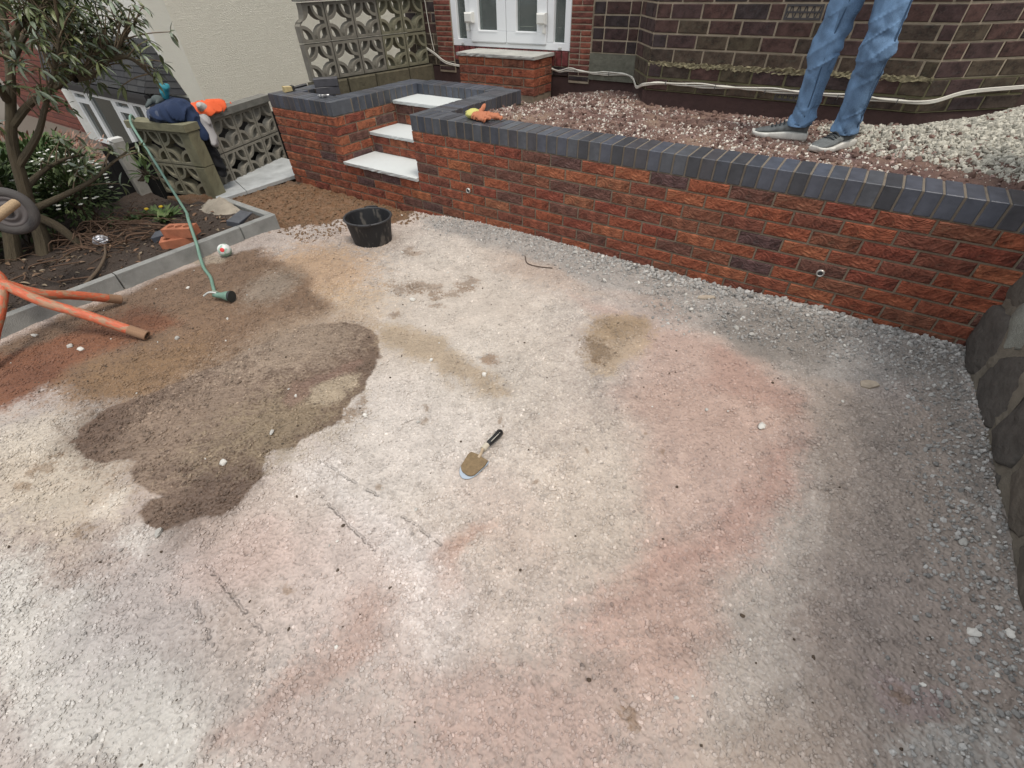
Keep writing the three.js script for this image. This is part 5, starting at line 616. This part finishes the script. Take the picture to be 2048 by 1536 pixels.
// cement mixer: only its tubular stand and a wheel reach into the picture
{ const t = thing('cement_mixer', 'orange tubular mixer stand with muddy feet and grey rubber wheel at picture edge', 'cement mixer'); const om = M(1, 1, 1, 0.6, { map: (() => { const t = tex(256, 256, (i, j) => { const x = i / 256, y = j / 256, n = fbm(x * 14, y * 9, 4) + fbm(x * 50, y * 50, 2) * 0.4, d = sst(0.02, 0.25, n + x * 0.06), v = 1 + fbm(x * 30, y * 30, 2) * 0.3; return [mix(0.48, 0.33, d) * v, mix(0.11, 0.19, d) * v, mix(0.05, 0.115, d) * v]; }, true); t.repeat.set(1.5, 1); return t; })() }), mudM = M(0.32, 0.19, 0.115, 0.95, { map: rep(T_noise, 5) });
  const J = [-0.48, -0.395 + OY, 2.515]; const leg = (f, b, lab) => { const m = b.map((v, i) => mix(f[i], v, 0.15)); const g = tube([m, b.map((v, i) => mix(m[i], v, 0.45)), b.map((v, i) => mix(m[i], v, 0.85) - (i === 1 ? 0.01 : 0)), [J[0] - 0.05, J[1] + 0.035, J[2] + 0.0], [J[0] - 0.10, J[1] + 0.10, J[2] + 0.0], [J[0] - 0.17, J[1] + 0.24, J[2] + 0.02]], 0.026, 40, 12); const q = part(t, 'leg', g, om); part(q, 'muddy_foot', tube([f, [mix(f[0], m[0], 0.5), mix(f[1], m[1], 0.5), mix(f[2], m[2], 0.5)], m], 0.0275, 10, 12), mudM); part(q, 'tube_end', new THREE.TorusGeometry(0.023, 0.005, 6, 16).applyMatrix4(new THREE.Matrix4().lookAt(v3(...f), v3(...m), v3(0, 1, 0)).setPosition(...f)), mudM); };
  leg([0.0, 0.028, 2.215], [J[0] + 0.05, J[1] - 0.015, J[2] - 0.03]); leg([-0.55, 0.03, 2.125], [J[0] - 0.02, J[1] - 0.03, J[2] - 0.05]); leg([-0.40, 0.03, 2.80], [J[0] + 0.01, J[1] - 0.02, J[2] + 0.06]);
  const w = new THREE.Group(); w.name = 'wheel'; t.add(w); w.position.set(-0.90, 0.545, 2.255); w.lookAt(1.2, 0.95, 3.3); part(w, 'tyre', new THREE.TorusGeometry(0.098, 0.026, 14, 40), M(0.075, 0.07, 0.068, 0.9, { bumpMap: rep(T_noise, 4), bumpScale: 0.004 })); part(w, 'rim', new THREE.LatheGeometry([[0, 0.012], [0.03, 0.012], [0.034, 0.02], [0.045, 0.02], [0.05, 0.010], [0.062, 0.010], [0.066, 0.018], [0.078, 0.018], [0.085, 0.006], [0.09, 0]].map(p => new THREE.Vector2(...p)), 32).rotateX(Math.PI / 2), M(0.11, 0.10, 0.10, 0.8, { side: 2 })); part(w, 'hub', new THREE.CylinderGeometry(0.02, 0.02, 0.06, 16).rotateX(Math.PI / 2), M(0.02, 0.02, 0.02, 0.6));
  part(t, 'wooden_handle', taper([[-0.80, 0.60, 2.22], [-0.72, 0.585, 2.32], [-0.60, 0.56, 2.48]], [0.022, 0.024, 0.024], 12), M(0.46, 0.33, 0.20, 0.85, { map: rep(T_noise, 5) }), 'pale wooden handle end');
  part(t, 'frame_tube', tube([[J[0] - 0.15, J[1] + 0.20, J[2] + 0.015], [J[0] - 0.22, J[1] + 0.30, J[2] + 0.08], [-0.86, 0.66, 2.80], [-0.95, 0.68, 2.92]], 0.026, 24, 10), om); part(t, 'axle', tube([[-0.92, 0.54, 2.25], [-0.98, 0.57, 2.50], [-1.0, 0.60, 2.80]], 0.018, 16, 8), M(0.05, 0.05, 0.05, 0.6)); part(t, 'handle_socket', tube([[-0.62, 0.563, 2.46], [-0.66, 0.58, 2.60], [-0.86, 0.62, 2.82]], 0.03, 16, 10), om);
  part(t, 'drum', new THREE.LatheGeometry([[0.05, 0], [0.22, 0.02], [0.28, 0.15], [0.26, 0.35], [0.16, 0.5], [0.15, 0.5], [0.25, 0.34], [0.27, 0.15], [0.2, 0.03]].map(p => new THREE.Vector2(...p)), 32).rotateZ(0.5).translate(-1.05, 0.55, 2.95), M(0.5, 0.12, 0.05, 0.6, { side: 2 })); }

// ------------------------------------------------------------------ plants in the garden bed
function leafGeo(len, wid, bend = 0.15, foldUp = 0.12) { // pointed leaf along +z with a folded midrib
  const P = [], q = (...v) => v.forEach(a => P.push(...a)), n = 4; for (let i = 0; i < n; i++) { const t0 = i / n, t1 = (i + 1) / n, w = t => wid * Math.pow(Math.sin(Math.PI * Math.min(0.98, t * 0.93 + 0.05)), 0.8) / 2, y = t => -bend * len * t * t, a = [0, y(t0), t0 * len], b = [0, y(t1), t1 * len]; for (const s of [-1, 1]) { const c = [s * w(t0), y(t0) + foldUp * w(t0) * 2, t0 * len], d = [s * w(t1), y(t1) + foldUp * w(t1) * 2, t1 * len]; if (s > 0) { q(a, b, d); q(a, d, c); } else { q(a, d, b); q(a, c, d); } } }
  const g = new THREE.BufferGeometry(); g.setAttribute('position', new THREE.Float32BufferAttribute(P, 3)); g.computeVertexNormals(); return g;
}
function leafCloud(list, base, cols, seed) { // list of [x, y, z, dirx, diry, dirz, scale]
  const bp = base.attributes.position, bn = base.attributes.normal, n = bp.count, P = new Float32Array(list.length * n * 3), N = new Float32Array(list.length * n * 3), C = new Float32Array(list.length * n * 3), r = rng(seed), m = new THREE.Matrix4(), u = v3(), q = v3(), z = v3(), x = v3(), y = v3();
  list.forEach((l, k) => { z.set(l[3], l[4], l[5]).normalize(); u.set(r() - 0.5, 1.2, r() - 0.5); x.crossVectors(u, z).normalize(); y.crossVectors(z, x); m.makeBasis(x, y, z); const c = cols[Math.floor(r() * cols.length)], v = 0.8 + r() * 0.4;
    for (let i = 0; i < n; i++) { q.fromBufferAttribute(bp, i).multiplyScalar(l[6]).applyMatrix4(m); const o = (k * n + i) * 3; P[o] = q.x + l[0]; P[o + 1] = q.y + l[1]; P[o + 2] = q.z + l[2]; q.fromBufferAttribute(bn, i).applyMatrix4(m); N[o] = q.x; N[o + 1] = q.y; N[o + 2] = q.z; C[o] = c[0] * v; C[o + 1] = c[1] * v; C[o + 2] = c[2] * v; } });
  const g = new THREE.BufferGeometry(); g.setAttribute('position', new THREE.BufferAttribute(P, 3)); g.setAttribute('normal', new THREE.BufferAttribute(N, 3)); g.setAttribute('color', new THREE.BufferAttribute(C, 3)); return g;
}
const leafM = new THREE.MeshPhysicalMaterial({ vertexColors: true, roughness: 0.42, side: 2, transmission: 0.0, thickness: 0 }), softLeafM = M(1, 1, 1, 0.7, { vertexColors: true, side: 2 });
{ // long-leaved evergreen shrub grown into a small tree
  const t = thing('evergreen_tree', 'multi-stemmed evergreen with long leaves leaning out of the garden bed', 'tree'); const barkM = M(0.115, 0.092, 0.058, 0.95, { map: rep(T_noise, 4), bumpMap: rep(T_noise, 6), bumpScale: 0.01 }), r = rng(505);
  const mains = [[[-1.66, 0.0, 2.17], [-1.66, 0.17, 2.10], [-1.65, 0.37, 2.05], [-1.64, 0.55, 1.99], [-1.63, 0.72, 1.93], [-1.61, 0.90, 1.83], [-1.59, 1.11, 1.71], [-1.58, 1.40, 1.58], [-1.6, 1.7, 1.5]], [[-1.72, -0.02, 2.34], [-1.70, 0.18, 2.25], [-1.70, 0.36, 2.17], [-1.72, 0.53, 2.12], [-1.78, 0.75, 2.08], [-1.85, 1.1, 2.05], [-1.9, 1.5, 1.95]], [[-1.63, 0.30, 2.06], [-1.58, 0.22, 2.0], [-1.54, 0.12, 1.97], [-1.50, 0.04, 1.95]]];
  mains.forEach((m, i) => part(t, 'trunk', taper(m, i === 0 ? [0.05, 0.036, 0.027, 0.019, 0.012] : i === 1 ? [0.05, 0.032, 0.022, 0.012] : [0.03, 0.028, 0.022], 10), barkM));
  const limbs = [[[-1.61, 0.82, 1.87], [-1.56, 0.92, 1.73], [-1.52, 0.99, 1.56], [-1.50, 1.05, 1.40], [-1.48, 1.10, 1.25], [-1.50, 1.16, 1.11], [-1.52, 1.23, 1.0], [-1.52, 1.28, 0.92]], [[-1.52, 0.99, 1.56], [-1.62, 1.11, 1.40], [-1.72, 1.20, 1.30], [-1.78, 1.32, 1.2]], [[-1.63, 0.60, 1.97], [-1.50, 0.77, 1.80], [-1.42, 0.89, 1.72], [-1.36, 1.05, 1.60], [-1.33, 1.19, 1.5], [-1.3, 1.35, 1.4]], [[-1.48, 1.10, 1.25], [-1.40, 1.10, 1.12], [-1.36, 1.02, 1.07], [-1.34, 0.98, 1.05]], [[-1.59, 1.11, 1.71], [-1.66, 1.22, 1.56], [-1.74, 1.29, 1.44], [-1.8, 1.36, 1.3]], [[-1.64, 0.34, 2.06], [-1.56, 0.39, 1.88], [-1.50, 0.45, 1.68], [-1.46, 0.54, 1.50], [-1.46, 0.575, 1.40]], [[-1.60, 0.95, 1.82], [-1.42, 1.1, 1.85], [-1.25, 1.22, 1.86], [-1.1, 1.3, 1.84]], [[-1.78, 0.75, 2.08], [-1.6, 0.9, 2.2], [-1.45, 1.05, 2.26], [-1.35, 1.2, 2.3]], [[-1.65, 0.45, 2.04], [-1.82, 0.5, 1.85], [-1.95, 0.52, 1.65], [-2.05, 0.5, 1.5]], [[-1.59, 1.2, 1.68], [-1.45, 1.32, 1.55], [-1.35, 1.4, 1.38], [-1.3, 1.42, 1.25]], [[-1.48, 1.02, 1.46], [-1.62, 1.02, 1.28], [-1.72, 1.08, 1.14], [-1.76, 1.18, 1.06]]];
  const leaves = [], twigs = [];
  limbs.forEach((l, li) => { part(t, 'limb', taper(l, [0.024, 0.017, 0.011, 0.006], 7), barkM); const c = new THREE.CatmullRomCurve3(l.map(p => v3(...p)));
    const sparse = li === 5 || li === 3 || li === 8, n = sparse ? 9 : 48; for (let k = 0; k < n; k++) { const s = 0.35 + 0.65 * (k + 0.5) / n, o = c.getPointAt(Math.min(1, s)), tg = c.getTangentAt(Math.min(1, s)); const d = v3(r() - 0.5, r() * 0.9 - 0.15, r() - 0.5).normalize().lerp(tg, 0.4).normalize(), L = 0.06 + r() * 0.24, e = o.clone().addScaledVector(d, L); if (k < n - 1) { twigs.push(taper([[o.x, o.y, o.z], [mix(o.x, e.x, 0.5), mix(o.y, e.y, 0.5) + 0.01, mix(o.z, e.z, 0.5)], [e.x, e.y, e.z]], [0.005, 0.003], 5)); } else e.copy(c.getPointAt(1));
      const m = 5 + Math.floor(r() * 4), ax = v3(d.x, d.y + 0.3, d.z).normalize(), s1 = v3(r() - 0.5, r() - 0.5, r() - 0.5).cross(ax).normalize(), s2 = v3().crossVectors(ax, s1); for (let i = 0; i < m; i++) { const a = i / m * 6.283 + r() * 0.5, f = 0.15 + r() * 0.75, q = ax.clone().multiplyScalar(f).addScaledVector(s1, Math.cos(a)).addScaledVector(s2, Math.sin(a)); leaves.push([e.x + (r() - 0.5) * 0.015, e.y - r() * 0.02, e.z + (r() - 0.5) * 0.015, q.x, q.y - 0.45, q.z, 0.65 + r() * 0.5]); } } });
  part(t, 'twigs', merge(twigs.map(g => g)), M(0.15, 0.115, 0.075, 0.95)); part(t, 'crown', leafCloud(leaves, leafGeo(0.08, 0.021, 0.3), [[.10, .13, .045], [.075, .105, .038], [.13, .155, .06], [.17, .19, .085], [.17, .21, .15], [.08, .10, .05]], 7), leafM); }
function bush(name, label, cx, cy, cz, rx, ry, rz, n, leaf, cols, seed, fl, stemCol = [0.10, 0.075, 0.05]) {
  const t = thing(name, label, 'shrub', 0, 0, 0), r = rng(seed), list = [], stems = []; for (let k = 0; k < n; k++) { const a = r() * 6.283, el = Math.asin(r() * 1.7 - 0.7), rad = Math.pow(r(), 0.4); const x = Math.cos(a) * Math.cos(el) * rad, y = Math.sin(el) * rad, z = Math.sin(a) * Math.cos(el) * rad; const w = 1 + 0.35 * vn(x * 3 + seed, z * 3 + y * 2); if (vn(x * 5 + seed, y * 5 + z * 4) < -0.45) continue; list.push([cx + x * rx * w, cy + y * ry * w, cz + z * rz * w, x + r() - 0.5, y + r() * 0.9 - 0.2, z + r() - 0.5, 0.7 + r() * 0.6]); }
  for (let k = 0; k < 26; k++) { const a = r() * 6.283, q = [cx + Math.cos(a) * rx * 0.8 * r(), cy + (r() - 0.2) * ry, cz + Math.sin(a) * rz * 0.8 * r()]; stems.push(taper([[cx + (r() - 0.5) * 0.15, cy - ry * 1.05, cz + (r() - 0.5) * 0.15], [mix(cx, q[0], 0.5) + (r() - 0.5) * 0.06, mix(cy - ry, q[1], 0.6), mix(cz, q[2], 0.5)], q], [0.008, 0.005, 0.003], 5)); }
  part(t, 'stems', merge(stems), M(...stemCol, 0.95)); part(t, 'foliage', leafCloud(list, leaf, cols, seed + 1), softLeafM);
  if (fl) { const gl = [], fg = new THREE.SphereGeometry(1, 7, 5); for (let k = 0; k < fl; k++) { const a = r() * 6.283, el = r() * 1.5 - 0.2, d = 0.85 + r() * 0.22; const x = cx + Math.cos(a) * Math.cos(el) * rx * d, y = cy + Math.sin(el) * ry * d, z = cz + Math.sin(a) * Math.cos(el) * rz * d; for (let i = 0; i < 5; i++) { const b = i / 5 * 6.283; gl.push(fg.clone().scale(0.008, 0.004, 0.006).rotateY(-b).translate(x + Math.cos(b) * 0.009, y + 0.003, z + Math.sin(b) * 0.009)); } } part(t, 'flowers', merge(gl), M(0.74, 0.75, 0.70, 0.8)); }
  return t;
}
const smallLeaf = leafGeo(0.042, 0.016, 0.1, 0.1), midLeaf = leafGeo(0.06, 0.026, 0.1, 0.1), GREEN = [[.05, .085, .025], [.04, .07, .022], [.065, .10, .03], [.085, .115, .045]];
bush('flowering_shrub', 'leafy shrub dotted with small white flowers before the black fence', -2.25, 0.25, 1.66, 0.30, 0.28, 0.27, 2200, smallLeaf, GREEN, 601, 85);
bush('flowering_shrub', 'darker flowering shrub crowded behind the evergreen stems', -2.35, 0.24, 2.05, 0.40, 0.34, 0.34, 2600, smallLeaf, GREEN, 611, 60);
bush('leafy_shrub', 'bright green shrub rising above the fence beside the brown hedge', -2.70, 0.36, 1.72, 0.30, 0.20, 0.42, 1800, midLeaf, [[.06, .11, .025], [.05, .09, .025], [.09, .13, .04]], 621, 0);
bush('leafy_shrub', 'dense dark shrub filling the gap behind the evergreen stems', -2.15, 0.42, 2.28, 0.38, 0.36, 0.36, 2600, midLeaf, GREEN, 671, 0);
bush('leafy_shrub', 'low green shrub at the picture edge under the evergreen', -2.0, 0.15, 2.75, 0.45, 0.30, 0.45, 2200, midLeaf, GREEN, 631, 14);
bush('leafy_shrub', 'tall dark shrub behind the fence at the picture edge', -3.3, 0.35, 2.55, 0.5, 0.45, 0.8, 2600, midLeaf, [[.04, .06, .025], [.03, .05, .02], [.06, .07, .03]], 641, 0);
bush('hedge', 'clipped brown winter hedge beyond the black fence', -4.2, -0.02, 1.75, 0.65, 0.42, 1.0, 6500, midLeaf, [[.19, .095, .065], [.24, .13, .09], [.15, .08, .055], [.30, .18, .13]], 651, 0, [0.12, 0.06, 0.05]);
bush('small_sprig', 'leafy sprig of long green leaves in front of the fence post', -2.20, 0.25, 1.12, 0.07, 0.06, 0.08, 26, leafGeo(0.085, 0.03), [[.09, .14, .04], [.07, .12, .03]], 661, 0);
{ // low weeds with two dandelions at the foot of the post
  const spots = [[-1.66, 1.36, 0.11], [-1.78, 1.45, 0.13], [-1.52, 1.33, 0.09], [-1.9, 1.34, 0.14], [-1.45, 1.40, 0.06], [-1.72, 1.6, 0.1]], r = rng(71);
  const labs = ['dandelion clump with yellow flowers at the foot of the post', 'green weed clump left of the dandelion', 'low weed clump right of the dandelion by the hose', 'taller weed clump against the fence foot', 'smallest weed tuft behind the loose bricks', 'weed clump under the flowering shrub'];
  spots.forEach(([x, z, R], i) => { const t = thing('weed_clump', labs[i], 'weed', x, soilH(x, z), z, 0, 'weeds in the bed'); const l = []; for (let k = 0; k < 34; k++) { const a = r() * 6.283; l.push([(r() - 0.5) * R, 0.004, (r() - 0.5) * R, Math.cos(a), 0.3 + r() * 1.2, Math.sin(a), 0.8 + r() * 0.8]); } part(t, 'leaves', leafCloud(l, leafGeo(0.07, 0.018, 0.25), [[.08, .14, .03], [.06, .11, .03], [.11, .15, .05]], 80 + i), softLeafM);
    if (i === 0) for (const [dx, dz] of [[0.02, -0.04], [-0.03, 0.05]]) { const f = part(t, 'flower', new THREE.SphereGeometry(0.017, 12, 8).scale(1, 0.55, 1).translate(dx, 0.075, dz), M(0.75, 0.5, 0.03, 0.8)); part(f, 'stalk', tube([[dx * 0.5, 0, dz * 0.5], [dx, 0.04, dz], [dx, 0.07, dz]], 0.002, 6, 5), M(0.1, 0.14, 0.05)); } }); }
{ // fallen twigs: an uncountable tangle on the soil
  const r = rng(81), l = []; for (let k = 0; k < 190; k++) { const far = k < 120, x = far ? -1.75 + r() * 0.55 : -1.9 + r() * 1.05, z = far ? 1.35 + r() * 0.65 : 1.2 + r() * 2.0, a = (far ? 2.4 : 2.2) + (r() - 0.5) * 1.8, L = 0.08 + r() * r() * 0.45, y = soilH(x, z) + 0.006 + (far ? r() * 0.08 : r() * 0.015), b = (r() - 0.5) * 0.12; const e = [x + Math.cos(a) * L, z + Math.sin(a) * L]; if (Math.max(x, e[0]) > -0.82 || Math.min(z, e[1]) < 1.0) continue; l.push(tube([[x, y, z], [mix(x, e[0], 0.5) + b * 0.4, y + 0.012 + (far ? r() * 0.03 : 0), mix(z, e[1], 0.5) + b], [e[0], soilH(...e) + 0.008 + (far ? r() * 0.05 : 0), e[1]]], 0.0018 + r() * r() * 0.006, 7, 5)); }
  const m = part(scene, 'fallen_twigs', merge(l), M(0.14, 0.085, 0.055, 0.95, { map: rep(T_noise, 5) })); m.userData.kind = 'stuff'; m.userData.label = 'tangle of brown fallen twigs on the garden soil';
  const b = solo('fallen_branch', taper([[-0.86, soilH(-0.86, 2.16) + 0.02, 2.18], [-1.0, soilH(-1, 2.05) + 0.018, 2.05], [-1.15, soilH(-1.15, 1.95) + 0.02, 1.94], [-1.3, soilH(-1.3, 1.86) + 0.025, 1.88]], [0.012, 0.01, 0.006], 7), M(0.15, 0.11, 0.075, 0.95, { map: rep(T_noise, 5) }), 'crooked fallen branch lying against the kerb', 'branch'); }
{ const r = rng(88), l = []; for (let k = 0; k < 520; k++) { const x = -2.1 + r() * 1.28, z = 1.02 + r() * 2.2, a = r() * 6.283; l.push([x, soilH(x, z) + 0.006, z, Math.cos(a), (r() - 0.4) * 0.5, Math.sin(a), 0.5 + r() * 0.7]); } const m = part(scene, 'leaf_litter', leafCloud(l, leafGeo(0.05, 0.02, 0.2, 0.3), [[.16, .09, .05], [.20, .13, .08], [.10, .07, .045], [.24, .19, .13]], 89), softLeafM); m.userData.kind = 'stuff'; m.userData.label = 'dry brown leaves scattered over the garden soil'; }
struct('sand_pile', field(-2.0, -0.8, 0.965, 1.4, 0.015, (x, z) => soilH(x, z) - 0.085 + 0.14 * Math.exp(-(((x + 1.32) / 0.36) ** 2 + ((z - 1.0) / 0.2) ** 2)) + fbm(x * 14, z * 14, 3) * 0.02), M(0.42, 0.37, 0.30, 0.97, { map: rep(T_noise, 2), bumpMap: rep(T_grain, 3), bumpScale: 0.004 }), 'spilled pale sand inside the kerb corner');

// ------------------------------------------------------------------ heap of pale stone on the terrace
{ const r = rng(55);
  for (let v = 0; v < 2; v++) scatter(v ? 'stone_heap_flat' : 'stone_heap_blocky', stoneGeo(61 + v, v, v ? 0.45 : 0.75), stoneMat, 26000, () => { const a = r() * 6.283, d = Math.sqrt(-Math.log(1 - r() * 0.965)) * 0.86, x = 3.75 + Math.cos(a) * d * 0.74, z = -1.20 + Math.sin(a) * d * 0.50; if (x > 4.6 || z < -1.95 || z > -0.24) return null; const s = 0.004 + Math.pow(r(), 3.4) * 0.014, l = 0.27 + r() * 0.33; return [x, terrH(x, z) + s * 0.3 + r() * 0.004, z, s, l, l * 0.96, l * 0.82, 1.8]; }, 'heap of pale grey crushed stone on the terrace'); }

// ------------------------------------------------------------------ person standing on the terrace
{
  const gy = OY - 0.045, per = thing('person', 'person in faded blue jeans and grey trainers standing on the terrace', 'person', 0, 0, 0);
  const AL = [2.505, gy + 0.06, -0.822], KL = [2.500, gy + 0.45, -0.80], HL = [2.535, gy + 0.86, -0.79], AR = [2.742, gy + 0.07, -0.755], KR = [2.735, gy + 0.46, -0.70], HR = [2.710, gy + 0.86, -0.76];
  const ridge = (u, v) => Math.pow(1 - Math.abs(vn(u, v)), 5); const crease = (x, y, z) => { const h = y - gy; return -0.008 * ridge(x * 7 + z * 5 + 3, h * 13 - x * 9) * (0.35 + sst(0.2, 0.0, Math.abs(h - 0.47)) + sst(0.3, 0.08, h)) + 0.0055 * ridge(x * 9 - z * 6 + 11, h * 17 + x * 12) * (0.3 + sst(0.2, 0.02, Math.abs(h - 0.44)) + sst(0.32, 0.1, h)); };
  const wr = (x, y, z) => crease(x, y, z) + 0.45 * wr0(x, y, z), wr0 = (x, y, z) => { const hgt = y - gy; return Math.sin(hgt * 62 + x * 30 + vn(x * 12, hgt * 10) * 3.2) * (0.0032 + 0.006 * sst(0.28, 0.05, hgt) + 0.004 * sst(0.14, 0.02, Math.abs(hgt - 0.46))) - (Math.abs(vn(x * 16 + z * 9, hgt * 11 + x * 14)) - 0.3) * 0.011 + vn(x * 28 + z * 12, hgt * 15 + z * 20) * 0.007 + Math.sin((x + z) * 42 + hgt * 24) * 0.0028 * sst(0.3, 0.6, hgt); };
  part(per, 'jeans', soft((x, y, z) => { let l = smin(cap(x, y, z, AL, KL, 0.056, 0.068), cap(x, y, z, KL, HL, 0.068, 0.087), 0.03), q = smin(cap(x, y, z, AR, KR, 0.056, 0.068), cap(x, y, z, KR, HR, 0.068, 0.089), 0.03); l = smin(l, cap(x, y, z, [2.497, gy + 0.055, -0.824], [2.50, gy + 0.13, -0.822], 0.066, 0.058), 0.02); q = smin(q, cap(x, y, z, [2.738, gy + 0.06, -0.75], [2.742, gy + 0.14, -0.752], 0.064, 0.057), 0.02); let d = Math.min(l, q); d = smin(d, elp(x, y, z, [2.622, gy + 0.93, -0.775], [0.175, 0.13, 0.12]), 0.05); return Math.max(d + wr(x, y, z), gy + 0.078 - y + vn(x * 30, z * 30) * 0.006, y - (gy + 1.03)); }, [2.36, gy - 0.02, -0.96], [2.88, gy + 1.08, -0.58], 112), (() => { const t = tex(512, 512, (i, j) => { const x = i / 512, y = j / 512, f = 1 + 0.12 * GR[PERM[i & 255] + (j >> 2 & 255)] + 0.10 * GR[PERM[(i >> 1) & 255] + (j & 255)] + fbm(x * 9, y * 7, 4) * 0.55; return [0.13 * f, 0.225 * f, 0.365 * f]; }, true); t.repeat.set(2, 1.5); return M(1, 1, 1, 0.9, { map: t, bumpMap: rep(T_grain, 5), bumpScale: 0.001 }); })());
  const seamM = M(0.045, 0.085, 0.15, 0.95); for (const [a, k, h, o] of [[AL, KL, HL, [0.012, 0.058]], [AR, KR, HR, [0.056, 0.03]]]) part(per, 'seam', tube([[a[0] + o[0], a[1] + 0.03, a[2] + o[1]], [a[0] + o[0] * 1.02, mix(a[1], k[1], 0.5), mix(a[2], k[2], 0.5) + o[1] * 1.05], [k[0] + o[0] * 1.15, k[1], k[2] + o[1] * 1.15], [mix(k[0], h[0], 0.6) + o[0] * 1.3, mix(k[1], h[1], 0.6), mix(k[2], h[2], 0.6) + o[1] * 1.35]], 0.0035, 30, 5), seamM);
  for (const a of [[2.498, gy + 0.078, -0.824], [2.739, gy + 0.078, -0.752]]) part(per, 'hem', new THREE.TorusGeometry(0.0615, 0.006, 6, 28).rotateX(Math.PI / 2).scale(1, 1.3, 1).translate(a[0], a[1] + 0.012, a[2]), M(0.07, 0.125, 0.205, 0.95));
  const body = soft((x, y, z) => { let d = cap(x, y, z, [2.622, gy + 0.98, -0.775], [2.62, gy + 1.30, -0.785], 0.125, 0.145); d = smin(d, cap(x, y, z, [2.47, gy + 1.40, -0.85], [2.76, gy + 1.40, -0.70], 0.07, 0.07), 0.06); d = smin(d, cap(x, y, z, [2.615, gy + 1.42, -0.78], [2.60, gy + 1.53, -0.77], 0.055, 0.055), 0.03); d = smin(d, elp(x, y, z, [2.585, gy + 1.63, -0.762], [0.085, 0.115, 0.085]), 0.03); d = smin(d, elp(x, y, z, [2.505, gy + 1.62, -0.715], [0.018, 0.022, 0.016]), 0.014);
    for (const [s, e, h] of [[[2.455, gy + 1.39, -0.86], [2.38, gy + 1.12, -0.88], [2.45, gy + 0.93, -0.78]], [[2.775, gy + 1.39, -0.69], [2.84, gy + 1.12, -0.68], [2.775, gy + 0.93, -0.68]]]) { d = smin(d, cap(x, y, z, s, e, 0.056, 0.044), 0.03); d = smin(d, cap(x, y, z, e, h, 0.043, 0.036), 0.02); } return d; }, [2.25, gy + 0.84, -1.0], [2.95, gy + 1.78, -0.55], 84);
  const bp = body.attributes.position, C = []; for (let i = 0; i < bp.count; i++) { const y = bp.getY(i) - gy; C.push(...(y > 1.70 ? [0.08, 0.06, 0.045] : y > 1.47 ? [0.46, 0.28, 0.20] : [0.06, 0.065, 0.075])); } body.setAttribute('color', new THREE.Float32BufferAttribute(C, 3)); part(per, 'body', body, M(1, 1, 1, 0.85, { vertexColors: true }), 'dark jumper, hands in the jeans pockets');
  // trainers: heel at origin, toe towards +x
  const sect = [[0.0, 0.030, 0.050, 0.10], [0.03, 0.037, 0.055, 0.105], [0.075, 0.039, 0.052, 0.10], [0.12, 0.040, 0.048, 0.082], [0.17, 0.045, 0.050, 0.064], [0.215, 0.049, 0.050, 0.052], [0.255, 0.043, 0.044, 0.044], [0.283, 0.026, 0.030, 0.036], [0.292, 0.008, 0.01, 0.028]];
  function loft(rows, n) { const P = [], I = []; rows.forEach(row => row.forEach(p => P.push(...p))); for (let k = 0; k + 1 < rows.length; k++) for (let i = 0; i < n; i++) { const a = k * n + i, b = k * n + (i + 1) % n; I.push(a, b, a + n, b, b + n, a + n); } const c0 = P.length / 3, avg = row => row.reduce((s, p) => [s[0] + p[0] / n, s[1] + p[1] / n, s[2] + p[2] / n], [0, 0, 0]); P.push(...avg(rows[0])); P.push(...avg(rows[rows.length - 1])); for (let i = 0; i < n; i++) { I.push(c0, (i + 1) % n, i); I.push(c0 + 1, (rows.length - 1) * n + i, (rows.length - 1) * n + (i + 1) % n); } const g = new THREE.BufferGeometry(); g.setAttribute('position', new THREE.Float32BufferAttribute(P, 3)); g.setIndex(I); g.setAttribute('uv', new THREE.Float32BufferAttribute(P.filter((_, i) => i % 3 !== 1), 2)); g.computeVertexNormals(); return g; }
  const upper = loft(sect.map(([x, w, , h]) => { const row = []; for (let i = 0; i < 16; i++) { const a = i / 16 * 6.283, c = Math.cos(a), s = Math.sin(a), y = 0.024 + (h - 0.024) * (0.5 + 0.5 * s); row.push([x + (s > 0 ? -0.01 * s : 0), y, c * w * (0.72 + 0.28 * Math.pow(1 - Math.max(0, s), 0.7))]); } return row; }), 16);
  const sole = loft(sect.map(([x, w, , h], k) => { const row = [], lift = k > 6 ? 0.008 * (k - 6) : 0, x2 = x === 0 ? -0.008 : x + (k > 6 ? 0.006 : 0), top = 0.034 + 0.006 * Math.sin(k * 0.8); for (const [a, b] of [[-0.9, lift], [-1.08, lift + 0.012], [-1.08, top - 0.006], [-1.0, top], [1.0, top], [1.08, top - 0.006], [1.08, lift + 0.012], [0.9, lift]]) row.push([x2, b, -a * (w + 0.004)]); return row; }), 8);
  const upM2 = M(0.19, 0.205, 0.205, 0.9, { map: rep(T_noise, 6), bumpMap: rep(T_grain, 8), bumpScale: 0.002 }), soleM = M(0.78, 0.77, 0.71, 0.7, { map: rep(T_noise, 4) }), laceM = M(0.045, 0.05, 0.055, 0.9);
  for (const [hx, hz, tx, tz] of [[2.552, -0.842, 2.285, -0.80], [2.785, -0.83, 2.635, -0.555]]) { const s = new THREE.Group(); s.name = 'trainer'; per.add(s); s.position.set(hx, gy - 0.004, hz); s.rotation.y = Math.atan2(-(tz - hz), tx - hx); s.scale.set(1.03, 1.22, 1.12); part(s, 'upper', upper, upM2); part(s, 'sole', sole, soleM); for (let k = 0; k < 5; k++) part(s, 'lace', tube([[0.115 + k * 0.02, 0.070 - k * 0.004, -0.028], [0.118 + k * 0.02, 0.094 - k * 0.0085, 0], [0.115 + k * 0.02, 0.070 - k * 0.004, 0.028]], 0.0035, 8, 5), laceM); }
}
renderer.render(scene, camera);
